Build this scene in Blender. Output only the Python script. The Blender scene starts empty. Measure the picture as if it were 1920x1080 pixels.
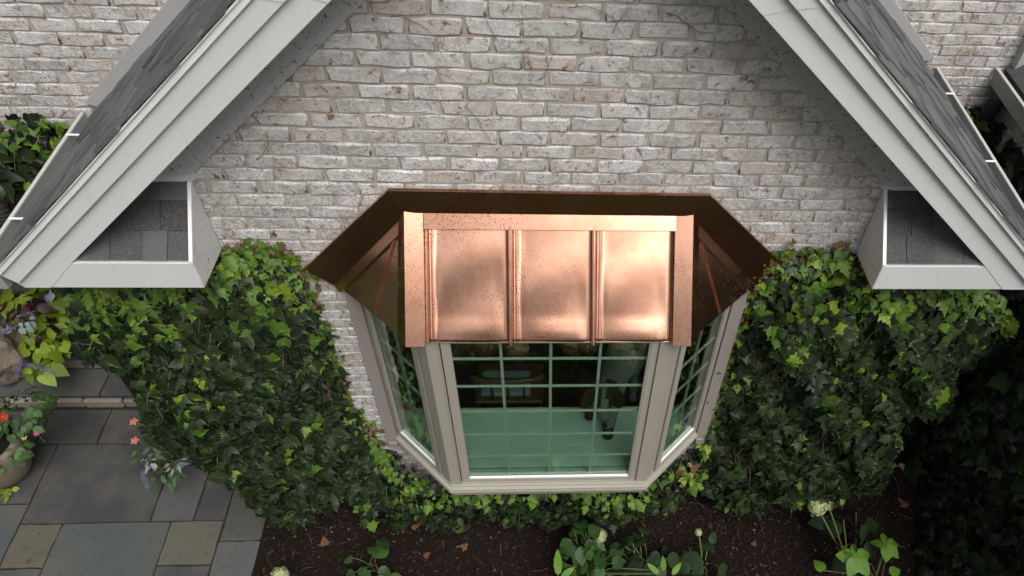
import bpy, bmesh, math, random
import numpy as np
from mathutils import Vector, Matrix, Euler

rnd = random.Random(7)
npr = np.random.default_rng(7)
sc = bpy.context.scene
col = sc.collection
PI = math.pi

# ---------------------------------------------------------------- camera
# survey frame: camera at the origin, x along the front wall, Y away from the camera, z up.
# world = survey + OFF   (front wall plane Y=2.8 -> y=0, ground z=-5.34 -> z=0)
OFF = np.array([0.0, -2.8, 5.34])
RM = np.array([[0.9972900, -0.0485372, 0.0552878],
               [-0.0001510, -0.7528439, -0.6581991],
               [0.0735702, 0.6564070, -0.7508111]])
FOC, PCX, PCY = 1432.86, 1126.77, 582.31
cam = bpy.data.cameras.new('camera')
cam.sensor_width = 36.0
cam.lens = FOC / 1920 * 36
cam.shift_x = -(PCX - 960) / 1920
cam.shift_y = (PCY - 540) / 1920
cam.clip_start = 0.05
cam.clip_end = 800
camo = bpy.data.objects.new('camera', cam)
col.objects.link(camo)
r, d_, f_ = RM
mw = Matrix(((r[0], -d_[0], -f_[0], OFF[0]), (r[1], -d_[1], -f_[1], OFF[1]), (r[2], -d_[2], -f_[2], OFF[2]), (0, 0, 0, 1)))
camo.matrix_world = mw
sc.camera = camo

# ---------------------------------------------------------------- light
SUN_EL, SUN_ROT = math.radians(57), math.radians(152)
world = bpy.data.worlds.new('World')
sc.world = world
world.use_nodes = True
wn = world.node_tree
wn.nodes.clear()
sky = wn.nodes.new('ShaderNodeTexSky')
sky.sky_type = 'NISHITA'
sky.sun_disc = False
sky.sun_elevation = SUN_EL
sky.sun_rotation = SUN_ROT
sky.dust_density = 4.0
sky.ozone_density = 1.0
hsv = wn.nodes.new('ShaderNodeHueSaturation')
hsv.inputs['Saturation'].default_value = 0.30
bg = wn.nodes.new('ShaderNodeBackground')
bg.inputs['Strength'].default_value = 0.09
wo = wn.nodes.new('ShaderNodeOutputWorld')
wn.links.new(sky.outputs[0], hsv.inputs['Color'])
wn.links.new(hsv.outputs[0], bg.inputs[0])
wn.links.new(bg.outputs[0], wo.inputs[0])
sun = bpy.data.lights.new('sun', 'SUN')
sun.energy = 1.15
sun.angle = math.radians(36)
sun.color = (1.0, 0.965, 0.92)
suno = bpy.data.objects.new('sun', sun)
col.objects.link(suno)
sd = Vector((math.sin(SUN_ROT) * math.cos(SUN_EL), math.cos(SUN_ROT) * math.cos(SUN_EL), math.sin(SUN_EL)))
suno.rotation_euler = sd.to_track_quat('Z', 'Y').to_euler()
suno.location = sd * 30
vs = sc.view_settings
vs.view_transform = 'Standard'
vs.look = 'None'
vs.gamma = 1.0
vs.exposure = 0.90
vs.use_curve_mapping = False

# ---------------------------------------------------------------- helpers
def ray(px, py):
    return RM.T @ np.array([(px - PCX) / FOC, (py - PCY) / FOC, 1.0])
def at_z(px, py, z):
    q = ray(px, py); return q * z / q[2]
def at_y(px, py, Y):
    q = ray(px, py); return q * Y / q[1]
def proj(p):
    v = RM @ np.asarray(p, float)
    return PCX + FOC * v[0] / v[2], PCY + FOC * v[1] / v[2], v[2]

def link(o):
    col.objects.link(o); return o
def tag(o, label=None, cat=None, group=None, kind=None):
    if label: o['label'] = label
    if cat: o['category'] = cat
    if group: o['group'] = group
    if kind: o['kind'] = kind
    return o
def thing(name, loc, label, cat, group=None, kind=None):
    """Empty at a thing's base (survey coordinates)."""
    o = bpy.data.objects.new(name, None)
    o.empty_display_size = 0.1
    o.location = Vector(np.asarray(loc, float) + OFF)
    link(o)
    o['root'] = tuple(float(v) for v in np.asarray(loc, float))
    return tag(o, label, cat, group, kind)
def root_of(o):
    while o is not None and o.parent is not None:
        o = o.parent
    return np.array(o['root']) if o is not None and 'root' in o else -OFF

class MB:
    """collects faces in survey coordinates, builds one mesh object"""
    def __init__(s):
        s.v = []; s.f = []
    def add(s, vs_, fs):
        b = len(s.v)
        s.v += [tuple(float(c) for c in p) for p in vs_]
        s.f += [tuple(b + i for i in f) for f in fs]
        return s
    def box(s, x0, x1, y0, y1, z0, z1):
        return s.add([(x0, y0, z0), (x1, y0, z0), (x1, y1, z0), (x0, y1, z0), (x0, y0, z1), (x1, y0, z1), (x1, y1, z1), (x0, y1, z1)],
                     [(0, 3, 2, 1), (4, 5, 6, 7), (0, 1, 5, 4), (1, 2, 6, 5), (2, 3, 7, 6), (3, 0, 4, 7)])
    def prism(s, poly, vec):
        """poly: 3-D points, extruded by vec"""
        n = len(poly)
        a = [np.asarray(p, float) for p in poly]
        b = [p + np.asarray(vec, float) for p in a]
        return s.add(a + b, [tuple(range(n))[::-1], tuple(range(n, 2 * n))] + [(i, (i + 1) % n, n + (i + 1) % n, n + i) for i in range(n)])
    def xz(s, poly, y0, y1):
        return s.prism([(x, y0, z) for x, z in poly], (0, y1 - y0, 0))
    def xy(s, poly, z0, z1):
        return s.prism([(x, y, z0) for x, y in poly], (0, 0, z1 - z0))
    def bar(s, a, b, w, h, up=(0, 0, 1), off=0.0):
        """box beam from a to b, width w across, height h along up (starting at off)"""
        a = np.asarray(a, float); b = np.asarray(b, float); up = np.asarray(up, float)
        t = (b - a) / np.linalg.norm(b - a)
        sd_ = np.cross(t, up); sd_ /= np.linalg.norm(sd_)
        up = np.cross(sd_, t)
        q = [a + sd_ * w / 2 + up * off, a - sd_ * w / 2 + up * off, a - sd_ * w / 2 + up * (off + h), a + sd_ * w / 2 + up * (off + h)]
        return s.prism(q, b - a)
    def tube(s, pts, rad, n=8):
        pts = [np.asarray(p, float) for p in pts]
        if not hasattr(rad, '__len__'): rad = [rad] * len(pts)
        vs_, fs = [], []
        for i, p in enumerate(pts):
            t = pts[min(i + 1, len(pts) - 1)] - pts[max(i - 1, 0)]
            t /= max(np.linalg.norm(t), 1e-9)
            a = np.cross(t, (0.31, 0.17, 0.93) if abs(t[2]) < 0.9 else (1, 0.1, 0))
            a /= np.linalg.norm(a); b = np.cross(t, a)
            for k in range(n):
                an = 2 * PI * k / n
                vs_.append(p + rad[i] * (a * math.cos(an) + b * math.sin(an)))
        for i in range(len(pts) - 1):
            for k in range(n):
                fs.append((i * n + k, i * n + (k + 1) % n, (i + 1) * n + (k + 1) % n, (i + 1) * n + k))
        fs.append(tuple(range(n))[::-1]); fs.append(tuple((len(pts) - 1) * n + k for k in range(n)))
        return s.add(vs_, fs)
    def ball(s, c, r, nu=8, nv=5, jit=0.0):
        r = np.asarray(r if hasattr(r, '__len__') else (r, r, r), float)
        vs_, fs = [], []
        for i in range(1, nv):
            th = PI * i / nv
            for k in range(nu):
                ph = 2 * PI * k / nu
                q = 1 + rnd.uniform(-jit, jit)
                vs_.append(np.asarray(c) + r * q * np.array([math.sin(th) * math.cos(ph), math.sin(th) * math.sin(ph), math.cos(th)]))
        top = len(vs_); vs_.append(np.asarray(c) + r * (0, 0, 1)); vs_.append(np.asarray(c) - r * np.array((0, 0, 1)))
        for i in range(nv - 2):
            for k in range(nu):
                fs.append((i * nu + k, (i + 1) * nu + k, (i + 1) * nu + (k + 1) % nu, i * nu + (k + 1) % nu))
        for k in range(nu):
            fs.append((top, k, (k + 1) % nu)); fs.append((top + 1, (nv - 2) * nu + (k + 1) % nu, (nv - 2) * nu + k))
        return s.add(vs_, fs)
    def build(s, name, mat, parent=None, smooth=False, bevel=0.0, label=None, kind=None):
        base = root_of(parent)
        me = bpy.data.meshes.new(name)
        me.from_pydata([tuple(np.array(p) - base) for p in s.v], [], s.f)
        me.materials.append(mat)
        bm = bmesh.new(); bm.from_mesh(me)
        bmesh.ops.recalc_face_normals(bm, faces=bm.faces)
        if bevel > 0:
            es = [e for e in bm.edges if len(e.link_faces) == 2 and e.calc_face_angle(0) > 0.5]
            bmesh.ops.bevel(bm, geom=es, offset=bevel, segments=1, affect='EDGES', clamp_overlap=True)
        bm.to_mesh(me); bm.free()
        if smooth:
            me.shade_smooth()
        o = bpy.data.objects.new(name, me)
        link(o)
        if parent is not None: o.parent = parent
        if label: o['label'] = label
        if kind: o['kind'] = kind
        return o

def place(name, mesh, parent, mat4):
    """linked copy of a shared mesh; mat4 in survey coordinates"""
    o = bpy.data.objects.new(name, mesh)
    col.objects.link(o)
    o.parent = parent
    m = mat4.copy()
    m.translation = m.translation - Vector(root_of(parent))
    o.matrix_basis = m
    return o

# ---------------------------------------------------------------- materials
class NT:
    def __init__(s, name):
        s.m = bpy.data.materials.new(name); s.m.use_nodes = True
        s.t = s.m.node_tree; s.t.nodes.clear()
        s.out = s.t.nodes.new('ShaderNodeOutputMaterial')
    def n(s, ty, attrs=None, **inp):
        nd = s.t.nodes.new('ShaderNode' + ty)
        for k, v in (attrs or {}).items(): setattr(nd, k, v)
        for k, v in inp.items():
            key = int(k[1:]) if k[0] == 'i' and k[1:].isdigit() else k.replace('_', ' ')
            s.set(nd.inputs[key], v)
        return nd
    def set(s, sock, v):
        if isinstance(v, bpy.types.NodeSocket): s.t.links.new(v, sock)
        elif isinstance(v, bpy.types.Node): s.t.links.new(v.outputs[0], sock)
        else:
            if sock.type == 'RGBA' and len(v) == 3: v = (*v, 1)
            sock.default_value = v
    def pos(s): return s.n('NewGeometry').outputs['Position']
    def noise(s, scale, detail=4, rough=0.55, vec=None, dist=0.0):
        nd = s.n('TexNoise', Scale=scale, Detail=detail, Roughness=rough, Distortion=dist)
        s.set(nd.inputs['Vector'], vec if vec is not None else s.pos())
        return nd.outputs['Fac']
    def scl(s, vec, k):
        return s.n('VectorMath', {'operation': 'MULTIPLY'}, i0=vec, i1=k).outputs[0]
    def math(s, op, a, b=0.0, clamp=False):
        return s.n('Math', {'operation': op, 'use_clamp': clamp}, i0=a, i1=b).outputs[0]
    def step(s, v, lo, hi):
        nd = s.n('MapRange', {'interpolation_type': 'SMOOTHSTEP'}, Value=v)
        nd.inputs['From Min'].default_value = lo; nd.inputs['From Max'].default_value = hi
        return nd.outputs[0]
    def mix(s, f, a, b):
        nd = s.n('Mix', {'data_type': 'RGBA'})
        s.set(nd.inputs[0], f); s.set(nd.inputs[6], a); s.set(nd.inputs[7], b)
        return nd.outputs[2]
    def ramp(s, f, stops):
        nd = s.n('ValToRGB', Fac=f)
        e = nd.color_ramp.elements
        while len(e) < len(stops): e.new(0.5)
        for el, (p, c) in zip(e, stops):
            el.position = p; el.color = (*c, 1)
        return nd.outputs[0]
    def bump(s, h, dist=0.003, strength=0.6):
        return s.n('Bump', Height=h, Distance=dist, Strength=strength).outputs[0]
    def bsdf(s, color, rough=0.6, metallic=0.0, normal=None, spec=0.5, **kw):
        b = s.n('BsdfPrincipled')
        s.set(b.inputs['Base Color'], color); s.set(b.inputs['Roughness'], rough)
        s.set(b.inputs['Metallic'], metallic); s.set(b.inputs['Specular IOR Level'], spec)
        if normal is not None: s.set(b.inputs['Normal'], normal)
        for k, v in kw.items(): s.set(b.inputs[k.replace('_', ' ')], v)
        s.t.links.new(b.outputs[0], s.out.inputs[0])
        return s.m
    def orand(s): return s.n('ObjectInfo').outputs['Random']
    def irand(s): return s.n('NewGeometry').outputs['Random Per Island']
    def rand(s):
        return s.math('FRACT', s.math('ADD', s.orand(), s.irand()))

def brick_material():
    t = NT('whitewashed_brick'); P = t.pos(); rn = t.rand()
    n1 = t.noise(9, 5, .6); n2 = t.noise(45, 6, .7); n3 = t.noise(24, 6, .68, dist=.6); n4 = t.noise(170, 4, .7)
    c = t.mix(t.step(n1, .35, .65), (.51, .49, .47), (.70, .69, .68))
    c = t.mix(t.math('MULTIPLY', t.step(n2, .47, .66), .6), c, (.80, .79, .785))
    c = t.mix(t.math('MULTIPLY', t.step(n3, .52, .62), .6), c, (.35, .27, .225))
    c = t.mix(t.math('MULTIPLY', t.step(rn, .70, 1.0), .5), c, (.40, .32, .26))
    thr = t.math('ADD', n3, t.math('MULTIPLY', rn, .055))
    c = t.mix(t.math('MULTIPLY', t.step(thr, .645, .685), .8), c, (.17, .085, .06))
    sp = t.noise(85, 5, .75, dist=1.5)
    zed = t.n('SeparateXYZ', i0=P).outputs[2]
    low = t.n('MapRange', Value=zed)
    for k, v in ((1, 4.1), (2, 2.8), (3, .675), (4, .555)): low.inputs[k].default_value = v
    spk = t.step(t.math('SUBTRACT', sp, low.outputs[0]), -.012, .02)
    c = t.mix(t.math('MULTIPLY', spk, .85), c, (.055, .046, .042))
    cr = t.math('ABSOLUTE', t.math('SUBTRACT', t.noise(13, 4, .6, dist=1.8), .5))
    cr = t.math('MULTIPLY', t.step(cr, .011, .003), t.step(t.noise(6, 2, .5), .42, .58))
    c = t.mix(t.math('MULTIPLY', cr, .7), c, (.13, .095, .08))
    gr = t.noise(240, 3, .8)
    c = t.mix(t.math('MULTIPLY', t.step(gr, .54, .68), .4), c, (.24, .215, .20))
    vb = t.n('MapRange', Value=rn); vb.inputs[3].default_value = .84; vb.inputs[4].default_value = 1.08
    c = t.n('Mix', {'data_type': 'RGBA', 'blend_type': 'MULTIPLY'}, i0=1.0, i6=c, i7=vb.outputs[0]).outputs[2]
    h = t.math('ADD', t.math('MULTIPLY', n2, 1.0), t.math('MULTIPLY', n4, .5))
    h = t.math('ADD', h, t.math('MULTIPLY', n3, .8))
    return t.bsdf(c, .85, normal=t.bump(h, .007, .75), spec=.2)
M_BRICK = brick_material()

def mortar_material(name='mortar', c0=(.385, .33, .285), c1=(.51, .45, .40)):
    t = NT(name)
    n1 = t.noise(14, 5, .6); n2 = t.noise(130, 5, .7)
    c = t.mix(n1, c0, c1)
    c = t.mix(t.math('MULTIPLY', t.step(n2, .58, .68), .5), c, (.17, .13, .105))
    return t.bsdf(c, .95, normal=t.bump(n2, .006, .7), spec=.1)
M_MORTAR = mortar_material()
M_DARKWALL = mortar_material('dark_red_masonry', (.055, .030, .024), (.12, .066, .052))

def paint_material(name, c0, rough=.5, speck=.69, dirt=(.07, .065, .06), var=.06, scale=55, streak=.35):
    t = NT(name)
    n1 = t.noise(3.2, 4, .6); n2 = t.noise(scale, 5, .75, dist=1.2)
    n3 = t.noise(11, 4, .6, t.scl(t.pos(), (3, 3, .5)))
    c1 = tuple(v * (1 - var * 1.6) for v in c0)
    c = t.mix(n1, c1, c0)
    c = t.mix(t.math('MULTIPLY', t.step(n3, .55, .8), streak), c, tuple(v * .72 for v in c0))
    c = t.mix(t.math('MULTIPLY', t.step(n2, speck, speck + .035), .8), c, dirt)
    return t.bsdf(c, rough, normal=t.bump(n2, .001, .2), spec=.35)
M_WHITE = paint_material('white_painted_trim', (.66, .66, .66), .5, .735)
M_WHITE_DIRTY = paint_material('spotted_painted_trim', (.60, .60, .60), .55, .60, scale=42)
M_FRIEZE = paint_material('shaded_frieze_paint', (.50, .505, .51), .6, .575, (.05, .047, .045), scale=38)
M_DRIP = paint_material('white_aluminium_edging', (.82, .82, .81), .35, .80, streak=.1)
M_FRAME = paint_material('taupe_window_frame', (.36, .335, .285), .45, .74, streak=.2)
M_JAMB = paint_material('mushroom_painted_casing', (.30, .265, .245), .5, .67, streak=.3)
M_MUNTIN = paint_material('pale_grille', (.60, .57, .49), .4, .9)
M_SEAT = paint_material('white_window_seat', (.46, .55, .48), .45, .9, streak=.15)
M_GUTTER = paint_material('grey_gutter_metal', (.30, .305, .30), .4, .70)
M_LIP = paint_material('pale_gutter_lip', (.50, .50, .48), .4, .74)
M_DARKMETAL = paint_material('dark_downspout', (.045, .045, .045), .5, .8)
M_BOARD = paint_material('weathered_flashing_board', (.40, .40, .40), .55, .66)

def shingle_material(name, k):
    t = NT(name); rn = t.orand()
    g = t.noise(330, 2, .8); g2 = t.noise(8, 4, .6); g3 = t.n('TexVoronoi', Scale=420.0, Vector=t.pos()).outputs['Color']
    c = t.ramp(rn, [(p, tuple(v * k for v in q)) for p, q in ((0, (.050, .053, .056)), (.45, (.077, .081, .083)), (1, (.115, .12, .121)))])
    gg = t.n('SeparateColor', i0=g3).outputs[0]
    c = t.mix(t.math('MULTIPLY', t.step(gg, .55, 1.0), .55), c, (.22, .22, .21))
    c = t.mix(t.math('MULTIPLY', t.step(g, .45, .2), .7), c, (.012, .013, .014))
    c = t.mix(t.math('MULTIPLY', t.step(g2, .55, .75), .25), c, (.09, .062, .05))
    return t.bsdf(c, .9, normal=t.bump(t.math('ADD', g, gg), .003, .7), spec=.25)
M_SHINGLE = shingle_material('asphalt_shingle', .92)
M_ROOF = shingle_material('lightened_roof_shingle', 1.35)  # same shingles, colour raised to stand in for missing light on the slopes

def copper_material():
    t = NT('sheet_copper'); P = t.pos()
    br = t.noise(4, 5, .6, t.scl(P, (90, 6, 6)))
    n1 = t.noise(3.5, 4, .6, dist=.5); n2 = t.noise(28, 5, .7)
    c = t.mix(t.step(n1, .3, .7), (.55, .285, .185), (.64, .37, .262))
    c = t.mix(t.math('MULTIPLY', t.step(n2, .5, .75), .30), c, (.47, .25, .165))
    dens = t.step(t.noise(2.6, 3, .6), .38, .60)
    v = t.n('TexVoronoi', Scale=62.0, Vector=t.n('VectorMath', {'operation': 'ADD'}, i0=P, i1=t.scl(t.n('TexNoise', Scale=30.0, Vector=P).outputs['Color'], (.012, .012, .012))).outputs[0], Randomness=1.0)
    vr = t.n('SeparateColor', i0=v.outputs['Color']).outputs[0]
    rad = t.math('MULTIPLY', t.math('MULTIPLY', vr, vr), t.math('ADD', t.math('MULTIPLY', dens, .20), .06))
    sp = t.step(t.math('SUBTRACT', rad, v.outputs['Distance']), -.02, .05)
    v2 = t.n('TexVoronoi', Scale=150.0, Vector=P)
    vr2 = t.n('SeparateColor', i0=v2.outputs['Color']).outputs[1]
    sp2 = t.step(t.math('SUBTRACT', t.math('MULTIPLY', t.math('SUBTRACT', vr2, .45), t.math('ADD', t.math('MULTIPLY', dens, .9), .22)), v2.outputs['Distance']), -.02, .08)
    spk = t.math('MAXIMUM', sp, sp2)
    c = t.mix(t.math('MULTIPLY', spk, .8), c, (.12, .05, .035))
    ro = t.math('ADD', .155, t.math('MULTIPLY', br, .10))
    ro = t.math('ADD', ro, t.math('MULTIPLY', spk, .35))
    h = t.math('ADD', t.math('MULTIPLY', br, .04), t.math('MULTIPLY', t.noise(4, 2, .5), .55))
    return t.bsdf(c, ro, 1.0, normal=t.bump(h, .006, .35))
M_COPPER = copper_material()

def glass_material(name='green_tinted_glass', tint=(.77, .87, .82)):
    t = NT(name)
    tr = t.n('BsdfTransparent', Color=tint)
    gl = t.n('BsdfGlossy', Color=(.95, 1, .97), Roughness=.015)
    fc = t.n('LayerWeight', Blend=.5).outputs['Facing']
    k = t.math('ADD', .075, t.math('MULTIPLY', t.math('POWER', fc, 4.0), .9), True)
    mx = t.n('MixShader', i0=k, i1=tr, i2=gl)
    t.t.links.new(mx.outputs[0], t.out.inputs[0])
    return t.m
M_GLASS = glass_material()

def stone_material():
    t = NT('bluestone'); rn = t.orand(); oc = t.n('ObjectInfo').outputs['Color']
    c = oc
    n1 = t.noise(2.5, 5, .6); n2 = t.noise(60, 5, .7); n3 = t.noise(9, 4, .6, dist=.8)
    c = t.mix(t.math('MULTIPLY', t.step(n1, .40, .66), .6), c, (0.095, 0.090, 0.072))
    c = t.mix(t.math('MULTIPLY', t.step(n3, .5, .75), .35), c, (0.043, 0.045, 0.050))
    c = t.mix(t.math('MULTIPLY', t.step(n2, .68, .74), .7), c, (0.020, 0.018, 0.018))
    return t.bsdf(c, .7, normal=t.bump(t.math('ADD', n2, t.math('MULTIPLY', n3, 2.0)), .006, .5), spec=.35)
M_STONE = stone_material()
def simple_material(name, c0, c1, rough=.7, scale=20, bump=.004, spec=.3, usernd=True):
    t = NT(name)
    n1 = t.noise(scale, 5, .65)
    f = t.math('FRACT', t.math('ADD', t.rand(), 0)) if usernd else n1
    c = t.mix(t.math('ADD', t.math('MULTIPLY', f, .6), t.math('MULTIPLY', n1, .4)), c0, c1)
    return t.bsdf(c, rough, normal=t.bump(n1, bump, .7), spec=spec)
M_STEPEDGE = simple_material('pale_rockfaced_stone', (.13, .108, .09), (.27, .24, .20), .85, 30, .012)
M_JOINT = simple_material('dark_joint_sand', (.018, .015, .012), (.04, .033, .028), .95, 60)
M_MULCH = simple_material('dark_mulch', (.006, .004, .003), (.020, .0125, .010), .95, 45, .03, .15, False)
M_CHIP = simple_material('mulch_chip', (.006, .004, .003), (.034, .022, .018), .9, 50, .004, .2)
M_BARKCHIP = simple_material('bark_chip', (.010, .0065, .005), (.075, .048, .036), .9, 40, .006, .2)
M_PALEBIT = simple_material('fallen_petal', (.16, .12, .065), (.30, .25, .16), .8, 50)
M_LAWN = simple_material('lawn_green', (.020, .035, .010), (.05, .075, .022), .95, .9, .05, .1, False)
M_BROWNLEAF = simple_material('dry_brown_leaf', (.085, .036, .018), (.18, .09, .048), .8, 30)
M_BARK = simple_material('bark', (.06, .045, .035), (.13, .10, .08), .9, 18, .02)
M_STEM = simple_material('green_stem', (.10, .13, .035), (.20, .21, .07), .6, 30)
M_TENDRIL = simple_material('dry_ivy_tendril', (.05, .035, .028), (.13, .09, .075), .9, 30)
M_ROCK = simple_material('tan_boulder', (.13, .10, .078), (.27, .22, .175), .85, 9, .03, .2, False)
M_POT = simple_material('beige_pot', (.16, .13, .10), (.23, .19, .15), .6, 40, .003, .3, False)
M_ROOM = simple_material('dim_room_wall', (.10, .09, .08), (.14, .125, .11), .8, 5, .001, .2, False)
M_WOOD = simple_material('brown_wood', (.055, .022, .009), (.11, .05, .02), .4, 12, .002, .4, False)
M_CUSHION = simple_material('pale_blue_cushion', (.16, .20, .23), (.26, .31, .34), .8, 25, .002, .2, False)
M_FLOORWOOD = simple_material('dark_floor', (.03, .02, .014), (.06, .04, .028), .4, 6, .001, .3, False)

def leaf_material(name, stops, rough=.46, vein=(.06, .085, .03), veinf=.45, spec=.30, transl=.0):
    t = NT(name)
    uv = t.n('UVMap').outputs[0]
    rn = t.rand()
    n1 = t.noise(35, 3, .6)
    c = t.ramp(t.math('ADD', t.math('MULTIPLY', rn, .8), t.math('MULTIPLY', n1, .2)), stops)
    sx = t.n('SeparateXYZ', i0=uv)
    ax = t.math('ABSOLUTE', t.math('SUBTRACT', sx.outputs[0], .5))
    mid = t.step(ax, .022, .004)
    lat = t.math('FRACT', t.math('MULTIPLY', t.math('SUBTRACT', sx.outputs[1], t.math('MULTIPLY', ax, .9)), 6.0))
    lv = t.step(t.math('ABSOLUTE', t.math('SUBTRACT', lat, .5)), .07, .01)
    vv = t.math('MAXIMUM', mid, t.math('MULTIPLY', lv, .28))
    c = t.mix(t.math('MULTIPLY', vv, veinf), c, vein)
    h = t.math('SUBTRACT', t.math('MULTIPLY', n1, .5), vv)
    return t.bsdf(c, rough, normal=t.bump(h, .004, .5), spec=spec)
IVY_STOPS = [(0, (.004, .007, .003)), (.40, (.009, .016, .005)), (.72, (.016, .028, .008)), (.91, (.028, .045, .012)), (.96, (.050, .046, .018)), (1, (.085, .105, .018))]
IVY_BRIGHT = [(0, (.022, .052, .008)), (.4, (.055, .115, .012)), (.75, (.10, .18, .018)), (1, (.22, .27, .024))]
IVY_SHADE = [(0, (.003, .006, .0035)), (.6, (.006, .011, .006)), (1, (.011, .019, .009))]  # darker ivy greens: shade inside the mass put into the leaf colour
M_IVY = leaf_material('ivy_leaf', IVY_STOPS)
M_IVYB = leaf_material('young_ivy_leaf', IVY_BRIGHT, .45, (.16, .20, .06))
M_IVYD = leaf_material('shade_toned_ivy_leaf', IVY_SHADE, .45, (.02, .03, .012))
M_HYD = leaf_material('hydrangea_leaf', [(0, (.016, .040, .010)), (.6, (.031, .074, .016)), (1, (.056, .11, .022))], .5, (.09, .16, .05), .5)
M_HYDD = leaf_material('dark_hydrangea_leaf', [(0, (.010, .024, .010)), (1, (.022, .045, .016))], .5, (.04, .07, .03), .4)
M_LIMELEAF = leaf_material('lime_leaf', [(0, (.085, .14, .012)), (1, (.18, .25, .018))], .5, (.22, .28, .05), .4)
M_FRESH = leaf_material('fresh_green_leaf', [(0, (.06, .14, .014)), (1, (.11, .22, .02))], .5, (.16, .26, .05), .4)
M_REDLEAF = leaf_material('dark_red_leaf', [(0, (.018, .006, .008)), (1, (.05, .012, .016))], .45, (.07, .02, .03), .4)
M_GREYLEAF = leaf_material('grey_succulent_leaf', [(0, (.14, .18, .18)), (1, (.24, .29, .28))], .55, (.3, .34, .33), .2)
M_SILVER = leaf_material('silver_leaf', [(0, (.14, .16, .155)), (1, (.27, .29, .29))], .7, (.33, .34, .34), .3)
M_ANNUAL = leaf_material('bedding_leaf', [(0, (.022, .055, .018)), (1, (.06, .12, .03))], .5, (.1, .17, .06), .4)
M_TREE = leaf_material('tree_leaf', [(0, (.014, .028, .008)), (1, (.04, .065, .015))], .6, (.05, .07, .03), .2)
M_CREAM = simple_material('green_white_floret', (.22, .27, .09), (.46, .50, .27), .7, 60)
M_TANHEAD = simple_material('dried_tan_floret', (.34, .27, .13), (.60, .50, .27), .8, 60)
M_PINK = simple_material('coral_petal', (.36, .10, .07), (.50, .19, .15), .6, 60)
M_MAGENTA = simple_material('magenta_petal', (.42, .02, .10), (.60, .05, .17), .6, 60)
M_RED = simple_material('red_petal', (.34, .016, .016), (.45, .04, .03), .6, 60)
M_PURPLE = simple_material('purple_floret', (.06, .05, .14), (.16, .145, .26), .7, 60)
M_YELLOW = simple_material('yellow_petal', (.5, .36, .03), (.65, .5, .06), .7, 60)

# ---------------------------------------------------------------- leaf templates
def leaf_template(outline, fold=.25, droop=.25, curl=.0):
    """outline: right half, points (x>=0, y) from base to tip. returns verts (n,3), tris, uvs. leaf lies in xy, tip +y, normal +z"""
    half = outline
    ys = [p[1] for p in half]
    L = max(ys)
    mids = [0.0, .33, .66, 1.0]
    vs_ = [(0, m * L, 0) for m in mids]
    out = []
    for sgn in (1, -1):
        ring = []
        for (x, y) in half[1:-1]:
            ring.append(len(vs_)); vs_.append((sgn * x, y, 0))
        chain = [0] + ring + [3]
        mi = 0
        for a, b in zip(chain, chain[1:]):
            yb = vs_[b][1] if b != 3 else L
            k = min(range(3), key=lambda q: abs(mids[q] * L - (vs_[a][1] + yb) / 2))
            k = max(k, mi)
            if k > mi:
                out.append((mi, a, k) if sgn > 0 else (mi, k, a))
                if k - mi > 1 and False: pass
                mi = k
            if b != mi and a != mi:
                out.append((mi, a, b) if sgn > 0 else (mi, b, a))
        if mi < 2:
            pass
    v = np.array(vs_, float)
    ax = np.abs(v[:, 0])
    v[:, 2] += -fold * ax * ax / .5 - droop * np.maximum(v[:, 1], 0) ** 2 + .10 * ax
    v[:, 2] += curl * np.sin(v[:, 1] * 7 + v[:, 0] * 5) * .08
    W = max(ax.max(), .3)
    uv = np.stack([.5 + v[:, 0] / (2 * W), v[:, 1] / L], 1)
    return v, np.array(out, int), uv
ivy_outs = [
    [(0, 0), (.13, -.10), (.34, -.08), (.38, .06), (.64, .30), (.47, .30), (.30, .38), (.40, .52), (.24, .58), (.20, .74), (.09, .84), (0, 1.08)],
    [(0, 0), (.18, -.13), (.40, -.04), (.48, .14), (.60, .46), (.42, .42), (.29, .46), (.34, .62), (.19, .70), (.08, .86), (0, 1.05)],
    [(0, 0), (.12, -.06), (.30, .00), (.44, .20), (.54, .40), (.36, .42), (.27, .50), (.26, .68), (.12, .82), (0, 1.05)],
]
IVYT = [leaf_template(o, f_, dr, cu) for o, f_, dr, cu in ((ivy_outs[0], .55, .32, .5), (ivy_outs[1], .40, .42, .8), (ivy_outs[2], .75, .25, .6), (ivy_outs[0], .30, .55, 1.1), (ivy_outs[1], .8, .3, .4))]
OVATE = [leaf_template([(0, 0), (.20, .06), (.36, .26), (.37, .46), (.26, .70), (.12, .88), (0, 1.0)], .3, .3, .4),
         leaf_template([(0, 0), (.24, .04), (.40, .28), (.36, .52), (.20, .76), (0, 1.0)], .2, .45, .5)]
LANCE = [leaf_template([(0, 0), (.12, .10), (.20, .35), (.17, .62), (.08, .85), (0, 1.0)], .5, .25, .3)]
HEART = [leaf_template([(0, .0), (.18, -.14), (.40, -.08), (.46, .16), (.36, .46), (.18, .76), (0, 1.0)], .2, .25, .3)]
PETAL = [leaf_template([(0, 0), (.22, .3), (.34, .65), (.2, .95), (0, 1.0)], .1, .2, .0)]

def tmesh(tpl, name, mat):
    v, t_, uv = tpl
    me = bpy.data.meshes.new(name)
    me.from_pydata([tuple(p) for p in v], [], [tuple(int(i) for i in f) for f in t_])
    l = me.uv_layers.new(name='UVMap')
    for lp in me.loops: l.data[lp.index].uv = uv[lp.vertex_index]
    me.materials.append(mat)
    me.shade_smooth()
    return me
_cache = {}
def leafmesh(tpls, i, mat):
    k = (id(tpls), i, mat.name)
    if k not in _cache: _cache[k] = tmesh(tpls[i], 'leaf', mat)
    return _cache[k]

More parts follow.
